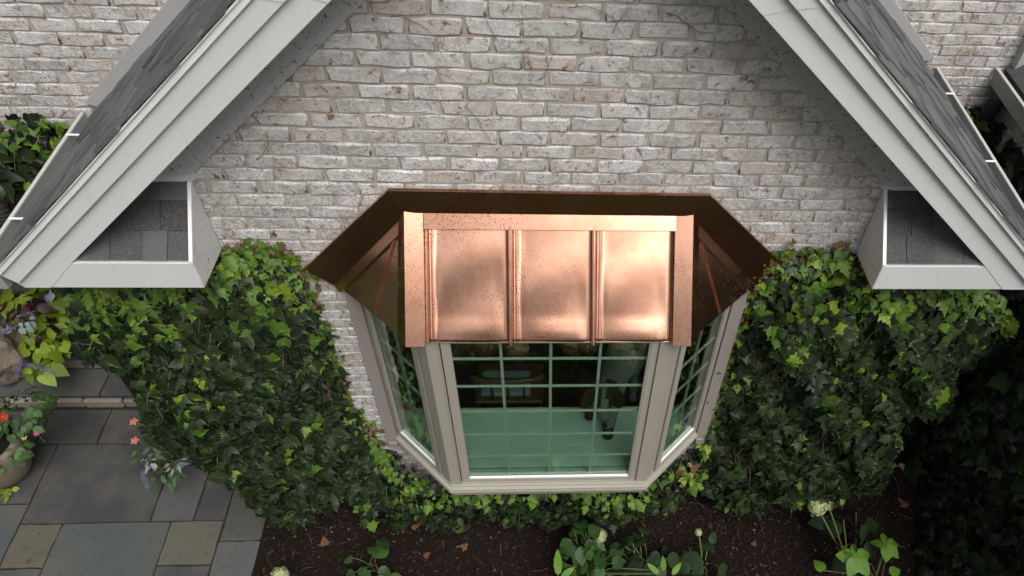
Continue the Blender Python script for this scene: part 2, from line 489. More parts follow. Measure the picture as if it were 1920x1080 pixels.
def frame(T, N):
    """columns: side, tip direction T, normal ~N"""
    T = T / np.linalg.norm(T)
    S = np.cross(T, N); n = np.linalg.norm(S)
    S = S / n if n > 1e-6 else np.array([1., 0, 0])
    return np.stack([S, T, np.cross(S, T)], 1)
def merged(name, mat, items, parent, kind='stuff'):
    """items: (template, 3x3, origin, size) -> one mesh"""
    if not items: return None
    base = root_of(parent)
    V, F, U, b = [], [], [], 0
    for tpl, R3, o, s in items:
        v, t_, uv = tpl
        V.append((v * s) @ R3.T + (o - base)); F.append(t_ + b); U.append(uv[t_].reshape(-1, 2)); b += len(v)
    V = np.concatenate(V); F = np.concatenate(F); U = np.concatenate(U)
    me = bpy.data.meshes.new(name)
    me.vertices.add(len(V)); me.vertices.foreach_set('co', V.ravel().astype(np.float32))
    me.loops.add(F.size); me.loops.foreach_set('vertex_index', F.ravel().astype(np.int32))
    me.polygons.add(len(F)); me.polygons.foreach_set('loop_start', (np.arange(len(F)) * 3).astype(np.int32))
    me.update(calc_edges=True)
    l = me.uv_layers.new(name='UVMap'); l.data.foreach_set('uv', U.ravel().astype(np.float32))
    me.materials.append(mat); me.shade_smooth(); me.validate()
    o = bpy.data.objects.new(name, me); link(o); o.parent = parent
    if kind: o['kind'] = kind
    return o
def leaf_objs(items, mat, tpls, parent, name='leaf'):
    for tpl, R3, o, s in items:
        i = next(k for k, q in enumerate(tpls) if q is tpl)
        m = Matrix([[*(R3[k] * s), o[k]] for k in range(3)] + [[0, 0, 0, 1]])
        place(name, leafmesh(tpls, i, mat), parent, m)

# ================================================================ SETTING
g = MB(); g.box(-150, 150, -150, 150, -5.45, -5.36)
ground = g.build('ground', M_LAWN); tag(ground, kind='structure')
g = MB(); g.xy([(-2.06, -.9), (3.2, -.9), (3.2, 4.5), (-2.06, 4.5)], -5.40, -5.345)
bed = g.build('mulch_bed', M_MULCH); tag(bed, kind='structure')

def chips(name, mat, n, size, region, parent=None, zlo=-5.345, zhi=-5.325, kind='stuff', dens=None):
    V, F = [], []
    x0, x1, y0, y1 = region
    k = 0
    while k < n:
        x, y = rnd.uniform(x0, x1), rnd.uniform(y0, y1)
        if dens and rnd.random() > dens(x, y): continue
        z = rnd.uniform(zlo, zhi); a = rnd.uniform(0, PI); L = size * rnd.uniform(.4, 1.3); w = L * rnd.uniform(.15, .45)
        ca, sa = math.cos(a), math.sin(a); t1, t2 = rnd.uniform(-.4, .4), rnd.uniform(-.4, .4)
        b = len(V)
        for (u, v) in ((-1, -1), (1, -.6), (1, 1), (-.8, 1)):
            V.append((x + u * L * ca - v * w * sa, y + u * L * sa + v * w * ca, z + .006 + u * L * t1 * .4 + v * w * t2))
        F.append((b, b + 1, b + 2, b + 3)); k += 1
    m = MB(); m.add(V, F)
    o = m.build(name, mat, parent); tag(o, kind=kind)
    return o
chips('mulch_chips', M_CHIP, 9000, .016, (-2.0, 3.1, 1.2, 3.0))
chips('fallen_petals', M_PALEBIT, 330, .0075, (-2.0, 3.0, 1.6, 2.75), zlo=-5.325, zhi=-5.315,
      dens=lambda x, y: .15 + .85 * math.exp(-((y - 2.52) / .12) ** 2) * (1 if x < -.6 else .35) + .25 * (x > 1))

chips('bark_pieces', M_BARKCHIP, 1800, .016, (-2.0, 3.1, 1.2, 3.0), zlo=-5.342, zhi=-5.322)
m = MB()
for _ in range(150):
    p = np.array([rnd.uniform(-1.95, 2.9), rnd.uniform(1.6, 2.8), -5.325]); a = rnd.uniform(0, PI); L_ = rnd.uniform(.04, .16)
    q = p + [math.cos(a) * L_, math.sin(a) * L_, rnd.uniform(0, .02)]
    m.tube([p, (p + q) / 2 + [rnd.gauss(0, .008), rnd.gauss(0, .008), .006], q], rnd.uniform(.0012, .003), 4)
tag(m.build('twigs', M_TENDRIL), kind='stuff')
# patio
patio = thing('patio', (-3.2, 2.3, -5.36), 'bluestone patio of grey and tan rectangular slabs beside the mulch bed', None, kind='structure')
g = MB(); g.xy([(-6.5, .2), (-2.03, .2), (-2.03, 3.72), (-6.5, 3.72)], -5.42, -5.3515); g.build('joint_bed', M_JOINT, patio)
STONES = [(-4.5, -3.915, 3.30, 3.62), (-3.915, -3.46, 3.30, 3.62), (-3.46, -2.9, 3.30, 3.62), (-2.9, -2.1, 3.30, 3.62),
          (-4.5, -3.745, 2.80, 3.30), (-3.745, -2.849, 2.64, 3.30), (-2.849, -2.548, 2.64, 3.30), (-2.548, -2.326, 2.64, 3.30), (-2.326, -2.03, 2.48, 3.30),
          (-4.5, -3.745, 2.05, 2.80), (-3.745, -3.451, 2.31, 2.64), (-3.451, -2.70, 1.86, 2.64), (-2.70, -2.328, 2.307, 2.64), (-2.328, -2.03, 1.9, 2.48),
          (-3.745, -3.451, 1.86, 2.31), (-2.70, -2.328, 1.7, 2.307), (-2.328, -2.03, 1.3, 1.9), (-2.70, -2.328, 1.2, 1.7), (-3.451, -2.70, 1.2, 1.86), (-4.1, -3.451, 1.3, 1.86), (-4.5, -4.1, 1.3, 2.05)]
def slab(x0, x1, y0, y1, z0, z1, name, mat, parent, g_=.006, jit=.005, hue=None):
    """stone slab with slightly uneven edges"""
    x0 += g_; x1 -= g_; y0 += g_; y1 -= g_
    pts = []
    for (a, b) in (((x0, y0), (x1, y0)), ((x1, y0), (x1, y1)), ((x1, y1), (x0, y1)), ((x0, y1), (x0, y0))):
        for k in range(4):
            u = k / 4
            j = 0 if k == 0 else jit
            pts.append((a[0] + (b[0] - a[0]) * u + rnd.uniform(-j, j), a[1] + (b[1] - a[1]) * u + rnd.uniform(-j, j)))
    m = MB(); m.xy(pts, z0, z1 + rnd.uniform(-.002, .002))
    o = m.build(name, mat, parent, bevel=.0025)
    o.color = (*(hue or rnd.choice(((.062, .064, .066), (.058, .060, .060), (.07, .072, .07), (.05, .054, .058)))), 1)
    return o
DK, BL_, YL, GR = (0.041, 0.042, 0.046), (0.064, 0.077, 0.076), (0.092, 0.089, 0.059), (0.080, 0.084, 0.087)
HUES = [DK, (0.046, 0.045, 0.043), (0.054, 0.053, 0.052), DK, (0.049, 0.048, 0.048), (0.044, 0.044, 0.048), (0.072, 0.074, 0.077), (0.046, 0.048, 0.051), (0.069, 0.069, 0.061),
        (0.062, 0.074, 0.075), YL, BL_, (0.095, 0.093, 0.070), GR, (0.057, 0.061, 0.066), (0.049, 0.051, 0.054), GR, BL_, DK, GR, YL]
for s, hu in zip(STONES, HUES):
    slab(*s, -5.38, -5.34, 'paving_stone', M_STONE, patio, hue=hu)
chips('stone_debris', M_CHIP, 1500, .005, (-3.9, -2.1, 2.2, 3.6), zlo=-5.341, zhi=-5.338, dens=lambda x, y: .18 + .82 * (y > 3.25 or abs(x + 2.3) < .12 and y > 2.5))
# steps climbing beside the house
steps = thing('steps', (-3.5, 3.63, -5.34), 'low bluestone steps climbing back from the patio along the house', None, kind='structure')
x = -4.5
for w_ in (.24, .34, .26, .30, .25, .28, .33, .3, .2):
    m = MB(); m.box(x + .004, x + w_ - .004, 3.626 + rnd.uniform(0, .010), 3.68 + rnd.uniform(-.01, .01), -5.34, -5.247 + rnd.uniform(-.004, .003))
    m.build('edge_stone', M_STEPEDGE, steps, bevel=.012); x += w_
for (a, b) in ((-4.5, -3.55), (-3.55, -2.15)):
    slab(a, b, 3.685, 3.965, -5.30, -5.25, 'tread', M_STONE, steps)
    m = MB(); m.box(a + .003, b - .003, 3.955, 4.1, -5.24, -5.118); m.build('riser', M_STEPEDGE, steps, bevel=.004)
    slab(a, b, 3.94, 4.45, -5.118, -5.09, 'tread', M_STONE, steps)
    m = MB(); m.box(a + .003, b - .003, 4.46, 4.6, -5.1, -4.97); m.build('riser', M_DARKWALL, steps, bevel=.004)
    slab(a, b, 4.445, 5.6, -4.97, -4.94, 'tread', M_STONE, steps)

# ================================================================ HOUSE
house = thing('house', (0, 2.8, -5.34), 'whitewashed brick house gable with white trim and a copper roofed bay window', 'house')
AX = .019                                    # gable axis
SL = .907                                    # roof slope
def rz(x, off): return off - SL * abs(x - AX)

# --- brick walls
def opening(x, z): return -.99 < x < 1.05 and -4.44 < z < -2.93
w = MB()
w.xz([(-2.12, -5.36), (-.985, -5.36), (-.985, -2.93), (-2.12, -2.93)], 2.8045, 3.0)
w.xz([(1.045, -5.36), (2.15, -5.36), (2.15, -2.93), (1.045, -2.93)], 2.8045, 3.0)
w.xz([(-.985, -5.36), (1.045, -5.36), (1.045, -4.45), (-.985, -4.45)], 2.8045, 3.0)
w.xz([(-2.12, -2.93), (2.15, -2.93), (2.15, -2.32), (AX, -.40), (-2.12, -2.32)], 2.8045, 3.0)
wall1 = w.build('wall', M_MORTAR, house)
w = MB(); w.box(-6.0, -1.0, 3.7245, 3.95, -2.93, .8); wall2 = w.build('wall', M_MORTAR, house)
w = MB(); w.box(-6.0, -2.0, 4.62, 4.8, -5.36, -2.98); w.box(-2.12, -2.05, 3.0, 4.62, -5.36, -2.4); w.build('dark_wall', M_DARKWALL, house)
w = MB(); w.box(-6.0, -2.13, 3.66, 4.7, -2.985, -2.925); w.build('stone_ledge', M_WHITE_DIRTY, house, bevel=.008)
w = MB(); w.box(-.5, 3.25, 4.4045, 4.6, -5.36, .8); w.box(2.08, 2.142, 3.0, 4.4, -5.36, -2.4); wall3 = w.build('wall', M_MORTAR, house)
w = MB(); w.box(3.1245, 3.3, .5, 4.4, -5.36, -2.64); wall4 = w.build('wall', M_MORTAR, house)

BL, BH = .2221, .0741
def brick_variant(w_, h_):
    me = bpy.data.meshes.new('brick')
    xs = [0, .006, w_ * .34, w_ * .66, w_ - .006, w_]; zs = [0, .005, h_ - .005, h_]
    V, F = [], []
    sk = rnd.uniform(-.003, .003)
    for j, z in enumerate(zs):
        for i, x_ in enumerate(xs):
            edge = i in (0, 5) or j in (0, 3)
            jx = rnd.uniform(-.006, .006); jz = rnd.uniform(-.0055, .0055)
            if (i in (0, 5)) and (j in (0, 3)):
                x_ += .010 * (1 if i == 0 else -1); z += .008 * (1 if j == 0 else -1)
            y_ = .0075 if edge else -.0015 + rnd.uniform(-.0035, .0025)
            V.append((x_ - w_ / 2 + jx, y_, z - h_ / 2 + jz + sk * (i / 5 - .5)))
            if j in (0, 3): z = zs[j]
    for j in range(3):
        for i in range(5):
            a = j * 6 + i
            F.append((a, a + 1, a + 7, a + 6))
    me.from_pydata(V, [], F)
    me.materials.append(M_BRICK); me.shade_smooth()
    inner = {j * 6 + i for j in (1, 2) for i in (1, 2, 3, 4)}
    at_ = me.attributes.new('sharp_edge', 'BOOLEAN', 'EDGE')
    at_.data.foreach_set('value', [e.vertices[0] in inner and e.vertices[1] in inner and (abs(e.vertices[0] - e.vertices[1]) == 1 or set(v % 6 for v in e.vertices) in ({1}, {4})) for e in me.edges])
    return me, np.array(V), F
BV = [brick_variant(BL - .0095 + rnd.uniform(-.005, .002), BH - .0085) for _ in range(36)]
def in_poly(px, pz, poly):
    c = False; n = len(poly)
    for i in range(n):
        x1, z1 = poly[i][0], poly[i][1]; x2, z2 = poly[(i + 1) % n][0], poly[(i + 1) % n][1]
        if (z1 > pz) != (z2 > pz) and px < (x2 - x1) * (pz - z1) / (z2 - z1) + x1: c = not c
    return c
LEFT = [(-1.64, 2.72, -2.75), (-1.51, 2.72, -2.73), (-1.36, 2.72, -2.73), (-1.29, 2.74, -2.80), (-1.25, 2.75, -2.95), (-1.23, 2.75, -3.14), (-1.24, 2.75, -3.41), (-1.23, 2.75, -3.71), (-1.24, 2.75, -4.04), (-1.17, 2.75, -4.29), (-1.15, 2.72, -4.50), (-1.00, 2.68, -4.71), (-1.04, 2.60, -4.90), (-1.23, 2.55, -5.00), (-1.47, 2.50, -4.95), (-1.66, 2.45, -4.92), (-1.84, 2.42, -4.83), (-1.96, 2.42, -4.53), (-2.04, 2.42, -4.25), (-2.14, 2.45, -4.08), (-2.35, 2.50, -4.04), (-2.34, 2.60, -3.80), (-2.42, 2.75, -3.69), (-2.64, 2.90, -3.66), (-2.75, 3.00, -3.51), (-2.66, 3.00, -3.31), (-2.11, 2.80, -2.98)]
RIGHT = [(1.21, 2.74, -2.79), (1.31, 2.72, -2.73), (1.58, 2.70, -2.70), (1.76, 2.70, -2.91), (2.28, 2.75, -2.98), (2.65, 2.85, -3.16), (2.90, 2.90, -3.41), (2.92, 2.85, -3.66), (2.69, 2.75, -3.69), (2.57, 2.65, -3.84), (2.58, 2.60, -4.06), (2.26, 2.50, -3.96), (2.33, 2.45, -4.41), (2.26, 2.42, -4.65), (2.02, 2.42, -4.87), (1.71, 2.45, -4.84), (1.55, 2.50, -5.09), (1.30, 2.55, -5.18), (1.06, 2.65, -4.88), (1.05, 2.70, -4.66), (1.19, 2.75, -4.33), (1.16, 2.75, -3.96), (1.15, 2.75, -3.68), (1.14, 2.75, -3.37), (1.16, 2.75, -3.09), (1.18, 2.75, -2.92)]
CENTER = [(-1.32, 2.62, -4.85), (-1.06, 2.6, -4.57), (-0.62, 2.5, -4.81), (0.03, 2.5, -4.75), (0.69, 2.5, -4.78), (1.03, 2.65, -4.65), (1.16, 2.6, -4.79), (1.07, 2.5, -5.07), (0.62, 2.45, -5.21), (-0.08, 2.45, -5.17), (-0.64, 2.4, -5.20), (-0.98, 2.5, -5.22), (-1.35, 2.52, -5.22)]
IVYPOLY = [[(p[0], p[2]) for p in P_] for P_ in (LEFT, RIGHT, CENTER)]
cand = []
def rows(wall, Y, x0, x1, z0, z1, ok, rot=0.0, zref=-1.496, xref=-.876):
    k0 = math.ceil((z0 - zref) / BH); k1 = math.floor((z1 - zref) / BH)
    for k in range(k0, k1):
        zc = zref + (k + .5) * BH + .003
        sh = (k % 2) * .5 + rnd.uniform(-.06, .06)
        n0 = math.floor((x0 - xref) / BL) - 1; n1 = math.ceil((x1 - xref) / BL) + 1
        for n in range(n0, n1):
            a = xref + (n + sh) * BL + rnd.uniform(-.004, .004); b = a + BL
            a2, b2 = max(a, x0), min(b, x1)
            if b2 - a2 < .05: continue
            for seg in ok(a2, b2, zc):
                if seg[1] - seg[0] < .035: continue
                sx = (seg[1] - seg[0]) / BL
                c = np.array([(seg[0] + seg[1]) / 2, Y, zc]) if rot == 0 else np.array([Y, (seg[0] + seg[1]) / 2, zc])
                cand.append((wall, c, sx, rot))
def ok_front(a, b, z):
    if abs((a + b) / 2 - AX) > (-.60 - z) / SL: return []
    if -4.45 < z < -2.95:
        out = []
        if a < -1.0: out.append((a, min(b, -1.0)))
        if b > 1.06: out.append((max(a, 1.06), b))
        return out
    return [(a, b)]
rows(wall1, 2.8, -2.12, 2.15, -5.34, -.55, ok_front)
rows(wall2, 3.72, -3.9, -1.15, -2.93, .0, lambda a, b, z: [(a, b)], xref=-2.572, zref=-1.976)
rows(wall3, 4.4, 1.2, 3.2, -5.34, .0, lambda a, b, z: [(a, b)] if z > rz((a + b) / 2, -.55) or a > 2.0 else [], xref=2.0, zref=-2.0)
rows(wall4, 3.12, .5, 4.4, -5.34, -2.7, lambda a, b, z: [(a, b)], rot=-PI / 2)
def score(c):
    wall, p, sx, rot = c
    if rot: return -1
    u, v, dep = proj(p)
    if not (-60 < u < 1980 and -40 < v < 1120): return 0
    if wall is wall1:
        if any(in_poly(p[0], p[2], q) for q in IVYPOLY): return 0
        if p[2] < -4.8 or (abs(p[0]) > 1.25 and p[2] < -2.9): return 0
        if p[2] > rz(p[0], -.72): return 0
        if -.70 < p[0] < .77 and -2.95 < p[2] < -2.36: return 0
    elif wall is wall2:
        if p[2] < rz(p[0], -.36) or v > 330: return 0
    else:
        if p[2] < rz(p[0], -.36) or p[2] < -2.95: return 0
    return 1 / dep
cand = [(score(c), c) for c in cand]
cand.sort(key=lambda q: -q[0])
solo = [c for s, c in cand if s > 0][:297]
soloset = set(id(c) for c in solo)
rest = {}
for s, c in cand:
    wall, p, sx, rot = c
    k = rnd.randrange(len(BV)); flip = rnd.random() < .5
    dz = rnd.uniform(-.002, .002); dy = rnd.uniform(-.003, .003); tilt = rnd.gauss(0, .006)
    R_ = Matrix.Rotation(rot, 4, 'Z') @ Matrix.Rotation(tilt, 4, 'Y')
    S_ = Matrix.Diagonal((sx, 1, 1, 1))
    m = Matrix.Translation(Vector(p + (np.array([0, dy, dz]) if rot == 0 else np.array([dy, 0, dz])))) @ R_ @ S_
    if id(c) in soloset:
        place('brick', BV[k][0], wall, m)
    else:
        mb = rest.setdefault(wall.name, (wall, MB()))[1]
        A = np.array(m)
        mb.add(BV[k][1] @ A[:3, :3].T + A[:3, 3], BV[k][2])
for wall, mb in rest.values():
    base = root_of(wall)
    me = bpy.data.meshes.new('bricks'); me.from_pydata([tuple(np.array(p) - base) for p in mb.v], [], mb.f)
    me.materials.append(M_BRICK)
    o = bpy.data.objects.new('bricks', me); link(o); o.parent = wall; o['kind'] = 'stuff'

# --- gable roof planes, rakes, returns
def slope_band(sgn, o0, o1, x_out, y0, y1, x_in=AX):
    """band parallel to the rake between vertical offsets o0<o1 from x_in out to x_out (distance from axis), plumb cut"""
    xa, xb = AX + sgn * (x_in - AX if x_in != AX else 0.0), AX + sgn * x_out
    pa, pb = abs(xa - AX), x_out
    return [(xa, o0 - SL * pa), (xb, o0 - SL * pb), (xb, o1 - SL * pb), (xa, o1 - SL * pa)]
ZR = -2.715; ZT = -2.555
for sgn in (-1, 1):
    def X(dx): return AX + sgn * dx
    yb = 3.72 if sgn < 0 else 4.4
    # deck and soffit
    m = MB(); m.prism([(X(0), 2.49, -.36), (X(2.44), 2.49, -.36 - SL * 2.44), (X(2.44), 2.49, -.40 - SL * 2.44), (X(0), 2.49, -.40)], (0, yb - 2.49 + .02, 0))
    roof = m.build('roof', M_WHITE_DIRTY, house)
    # shingles
    th = math.atan(SL); ct, st = math.cos(th), math.sin(th)
    nrm = np.array([sgn * st, 0, ct]); dn = np.array([sgn * ct, 0, -st])
    top = np.array([X(0), 0, -.350])
    ncourse = 23
    for k in range(ncourse):
        s1 = 3.315 - k * .142; s0 = s1 - .16
        if s0 < .0: break
        y = 2.462 - rnd.uniform(0, .16)
        while y < yb - .02:
            wd = rnd.uniform(.14, .30)
            a, b = max(y, 2.470 - rnd.uniform(0, .008)), min(y + wd - .003, yb - .004)
            y += wd
            if b - a < .03: continue
            thk = rnd.choice((.004, .008, .016)); lift = rnd.uniform(.001, .007)
            q0 = top + dn * s0 + nrm * .003; q1 = top + dn * (s1 + rnd.uniform(-.01, .01)) + nrm * (.005 + lift * .6)
            mm = MB()
            A = [q0 + np.array([0, a, 0]), q0 + np.array([0, b, 0]), q1 + np.array([0, b + rnd.uniform(-.004, .002), 0]), q1 + np.array([0, a, 0])]
            mm.prism(A, nrm * thk)
            mm.build('shingle', M_ROOF, roof)
    # drip edge
    m = MB()
    m.xz(slope_band(sgn, -.389, -.349, 2.44, 0, 0), 2.478, 2.50)
    m.xz(slope_band(sgn, -.355, -.349, 2.44, 0, 0), 2.470, 2.478)
    m.build('drip_edge', M_DRIP, house)
    # upper rake board in two lengths, the higher one lapped over the lower
    lap = .93 if sgn < 0 else .90
    for (xi, xo, pr) in ((lap, 2.44, 0.0), (0.0, lap + .004, .0022)):
        poly = [(X(xi), -.492 - SL * xi), (X(xo), -.492 - SL * xo), (X(xo), -.386 - SL * xo), (X(xi), -.386 - SL * xi)]
        if xi > 0: poly[0] = (X(xi - .05), -.492 - SL * (xi - .05)); poly[3] = (X(xi + .05), -.386 - SL * (xi + .05))
        else: poly[1] = (X(xo - .05), -.492 - SL * (xo - .05)); poly[2] = (X(xo + .05), -.386 - SL * (xo + .05))
        if xo > 2: poly[1] = (X(xo - .045), -.492 - SL * (xo - .045)); poly[2] = (X(xo + .01), -.386 - SL * (xo + .01))
        m = MB(); m.xz(poly, 2.492 - pr, 2.515); m.build('rake_board', M_WHITE, house, bevel=.001)
    # lower rake board, mitred onto the return
    def lz(x_, o_): return o_ - SL * x_
    xm1 = (-.626 - ZT) / SL; xm2 = xm1 + .16
    xl = .80
    m = MB(); m.xz([(X(xl - .06), lz(xl - .06, -.626)), (X(xm1), ZT), (X(xm2), ZR), (X(2.40), ZR), (X(2.42), lz(2.42, -.488)), (X(xl + .06), lz(xl + .06, -.488))], 2.513, 2.55)
    m.build('rake_board', M_WHITE, house, bevel=.001)
    m = MB(); m.xz([(X(0), -.626), (X(xl - .055), lz(xl - .055, -.626)), (X(xl + .065), lz(xl + .065, -.488)), (X(0), -.488)], 2.5108, 2.55)
    m.build('rake_board', M_WHITE, house, bevel=.001)
    # soffit board under the overhang and frieze on the wall
    m = MB(); m.prism([(X(0), 2.53, -.50), (X(2.3), 2.53, -.50 - SL * 2.3), (X(2.3), 2.53, -.485 - SL * 2.3), (X(0), 2.53, -.485)], (0, .27, 0)); m.build('soffit', M_WHITE_DIRTY, house)
    fo = -.79 if sgn < 0 else -.783
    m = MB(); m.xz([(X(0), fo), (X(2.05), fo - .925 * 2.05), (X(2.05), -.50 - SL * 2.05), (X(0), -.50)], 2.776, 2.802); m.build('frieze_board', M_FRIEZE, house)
    # cornice return: a small shingled box at the eave
    xi, xo = (1.604 if sgn < 0 else 1.608), 2.40
    m = MB()
    m.xz([(X(xm1), ZT), (X(xi + .003), ZT), (X(xi + .003), ZR), (X(xm2), ZR)], 2.5155, 2.55)
    ret = m.build('cornice_return', M_WHITE, house, bevel=.001)
    m = MB(); m.prism([(X(xi), 2.5185, ZR), (X(xi), 2.5185, ZT - .001), (X(xi), 2.79, ZT + .262), (X(xi), 2.79, ZR - .015)], (sgn * .02, 0, 0)); m.build('end_panel', M_WHITE_DIRTY, ret, bevel=.001)
    m = MB(); m.box(min(X(xi + .02), X(xo)), max(X(xi + .02), X(xo)), 2.552, 2.80, ZR + .004, ZR + .016); m.build('soffit', M_WHITE, ret)
    m = MB(); m.prism([(X(xi - .004), 2.513, ZT + .002), (X(xi - .004), 2.79, ZT + .265), (X(xi - .004), 2.79, ZT + .279), (X(xi - .004), 2.513, ZT + .016)], (sgn * .016, 0, 0)); m.build('edge_strip', M_DRIP, ret)
    m = MB(); m.box(min(X(1.585), X(2.0)), max(X(1.585), X(2.0)), 2.762, 2.80, ZT + .272, ZT + .292); m.build('head_trim', M_WHITE, ret)
    m = MB(); m.prism([(X(xi + .012), 2.53, ZT - .012), (X(2.28), 2.53, ZT - .012), (X(2.02), 2.80, ZT + .248), (X(xi + .012), 2.80, ZT + .248)], (0, -.0, .008)); m.build('deck', M_WHITE_DIRTY, ret)
    sd3 = np.array([0, .285, .27]); Ls = np.linalg.norm(sd3); sd3 /= Ls
    n3 = np.array([0, -sd3[2], sd3[1]])
    for k in range(3):
        xx = xi + .014 - rnd.uniform(0, .1)
        while xx < xo:
            wd = rnd.uniform(.10, .155); a, b = max(xx, xi + .014), min(xx + wd - .002, 2.28 - .105 * k); xx += wd
            if b - a < .02: continue
            p0 = np.array([0, 2.532, ZT + .004]) + sd3 * (k * .134)
            q1 = p0 + n3 * (.011 + rnd.choice((.0, .003))); q0 = p0 + sd3 * .148 + n3 * .004
            if k == 2: q0 = p0 + sd3 * .118 + n3 * .004
            mm = MB(); mm.prism([q1 + [X(a), 0, 0], q1 + [X(b), 0, 0], q0 + [X(b), 0, 0], q0 + [X(a), 0, 0]], n3 * rnd.choice((.005, .008)))
            mm.build('shingle', M_SHINGLE, ret)
    # gutter along the eave, running back to the rear wall
    gx0, gx1 = 2.452, 2.548
    m = MB()
    def gb(x0_, x1_, z0_, z1_): m.box(min(X(x0_), X(x1_)), max(X(x0_), X(x1_)), 2.50, yb - .012, z0_, z1_)
    gb(gx0, gx0 + .006, -2.70, -2.585); gb(gx0 + .006, gx1, -2.70, -2.694); gb(gx1 - .006, gx1, -2.694, -2.60)
    m.xz([(X(gx0), -2.7), (X(gx1), -2.7), (X(gx1), -2.6), (X(gx0), -2.59)], 2.492, 2.4995)
    gut = m.build('gutter', M_GUTTER, house)
    m = MB(); m.box(min(X(gx1 - .008), X(gx1 + .010)), max(X(gx1 - .008), X(gx1 + .010)), 2.497, yb - .012, -2.5995, -2.589); m.build('lip', M_LIP, gut)
    for yk in ((2.84, 3.50) if sgn < 0 else (2.62, 3.39, 4.07)):
        m = MB(); m.tube([(X(gx0 - .035), yk, -2.585), (X(gx1), yk, -2.586)], .006, 6); m.build('bracket', M_DRIP, gut)
    # flashing board where the roof dies into the rear wall
    m = MB(); m.xz([(X(1.0), -.345 - SL * 1.0), (X(2.44), -.33 - SL * 2.44), (X(2.50), -.25 - SL * 2.50), (X(1.0), -.225 - SL * 1.0)], yb - .03, yb - .0005)
    m.build('flashing_board', M_BOARD, house, bevel=.002)

# right hand wing seen at the edge: gutter, board, roof edge
m = MB(); m.box(2.975, 2.982, .6, 4.39, -2.70, -2.595); m.box(2.982, 3.07, .6, 4.39, -2.70, -2.694); m.box(3.07, 3.077, .6, 4.39, -2.694, -2.58)
g2 = m.build('gutter', M_GUTTER, house)
m = MB(); m.box(2.967, 2.988, .6, 4.39, -2.594, -2.584); m.build('lip', M_LIP, g2)
m = MB(); m.box(3.062, 3.145, 4.33, 4.40, -2.655, .5); m.build('corner_board', M_BOARD, house, bevel=.003)
m = MB(); m.prism([(3.05, .6, -2.60), (5.4, .6, -2.60 + 2.35 * SL), (5.4, .6, -2.66 + 2.35 * SL), (3.05, .6, -2.66)], (0, 3.79, 0))
wroof = m.build('roof', M_SHINGLE, house)
th = math.atan(SL)
for k in range(3):
    y = 2.9
    while y < 4.36:
        wd = rnd.uniform(.16, .3)
        nr = np.array([-math.sin(th), 0, math.cos(th)]); up = np.array([math.cos(th), 0, math.sin(th)])
        o0 = np.array([3.045, 0, -2.602]) + up * (k * .14)
        q1 = o0 + nr * .014; q0 = o0 + up * .16 + nr * .005
        mm = MB(); mm.prism([q1 + [0, y, 0], q1 + [0, min(y + wd - .004, 4.385), 0], q0 + [0, min(y + wd - .004, 4.385), 0], q0 + [0, y, 0]], nr * .008)
        mm.build('shingle', M_SHINGLE, wroof); y += wd
# downspouts in the two corners
def downspout(pts):
    o = None
    m = MB(); m.tube(pts, .045, 10); o = m.build('downspout', M_DARKMETAL, house, smooth=True)
    return o
ds = downspout([(-3.15, 3.62, -3.02), (-3.16, 3.55, -3.10), (-3.17, 3.54, -3.20), (-3.17, 3.60, -3.34), (-3.17, 3.62, -5.2)])
for k in range(9):
    a = k / 8; m = MB(); m.tube([(-3.16 - .01 * a, 3.57 - .03 * math.sin(a * PI), -3.06 - .22 * a), (-3.16 - .01 * a, 3.567 - .03 * math.sin(a * PI), -3.072 - .22 * a)], .054, 10); m.build('rib', M_DARKMETAL, ds)
ds2 = downspout([(3.03, 4.30, -2.70), (3.03, 4.28, -2.76), (3.03, 4.32, -2.86), (3.03, 4.35, -2.95), (3.03, 4.36, -5.2)])
for k in range(7):
    a = k / 6; m = MB(); m.tube([(3.03, 4.285 + .05 * a, -2.75 - .17 * a), (3.03, 4.288 + .05 * a, -2.762 - .17 * a)], .053, 10); m.build('rib', M_DARKMETAL, ds2)

# --- copper roof of the bay
AL, AR = np.array([-.655, 2.8, -2.47]), np.array([.715, 2.8, -2.475])
BLp, BRp = np.array([-.663, 2.375, -2.955]), np.array([.719, 2.375, -2.957])
CL, CR = np.array([-1.092, 2.8, -2.975]), np.array([1.145, 2.8, -2.975])
m = MB(); m.add([AL + [.02, .01, -.03], AR + [-.02, .01, -.03], BRp + [0, .01, -.012], BLp + [0, .01, -.012], CL + [0, 0, -.012], CR + [0, 0, -.012], (AL + AR) / 2 + [0, .01, -.5]],
                [(0, 3, 2, 1), (0, 4, 3), (1, 2, 5), (4, 5, 2, 3)])
croof = m.build('copper_roof', M_COPPER, house)
nf = np.cross(BRp - BLp, AL - BLp); nf /= np.linalg.norm(nf)
if nf[2] < 0: nf = -nf
dnf = (BLp - AL + BRp - AR) / 2; dnf[0] = 0; Lf = np.linalg.norm(dnf); dnf /= Lf
def fp(x_, s, h=0.0):
    """point of the front slope: x, distance down the slope, height above it"""
    return np.array([x_, AL[1], -2.472]) + dnf * s + nf * h
H0, HC = -.012, .020
seams = [-.166, .241]
edges = [-.571] + seams + [.637]
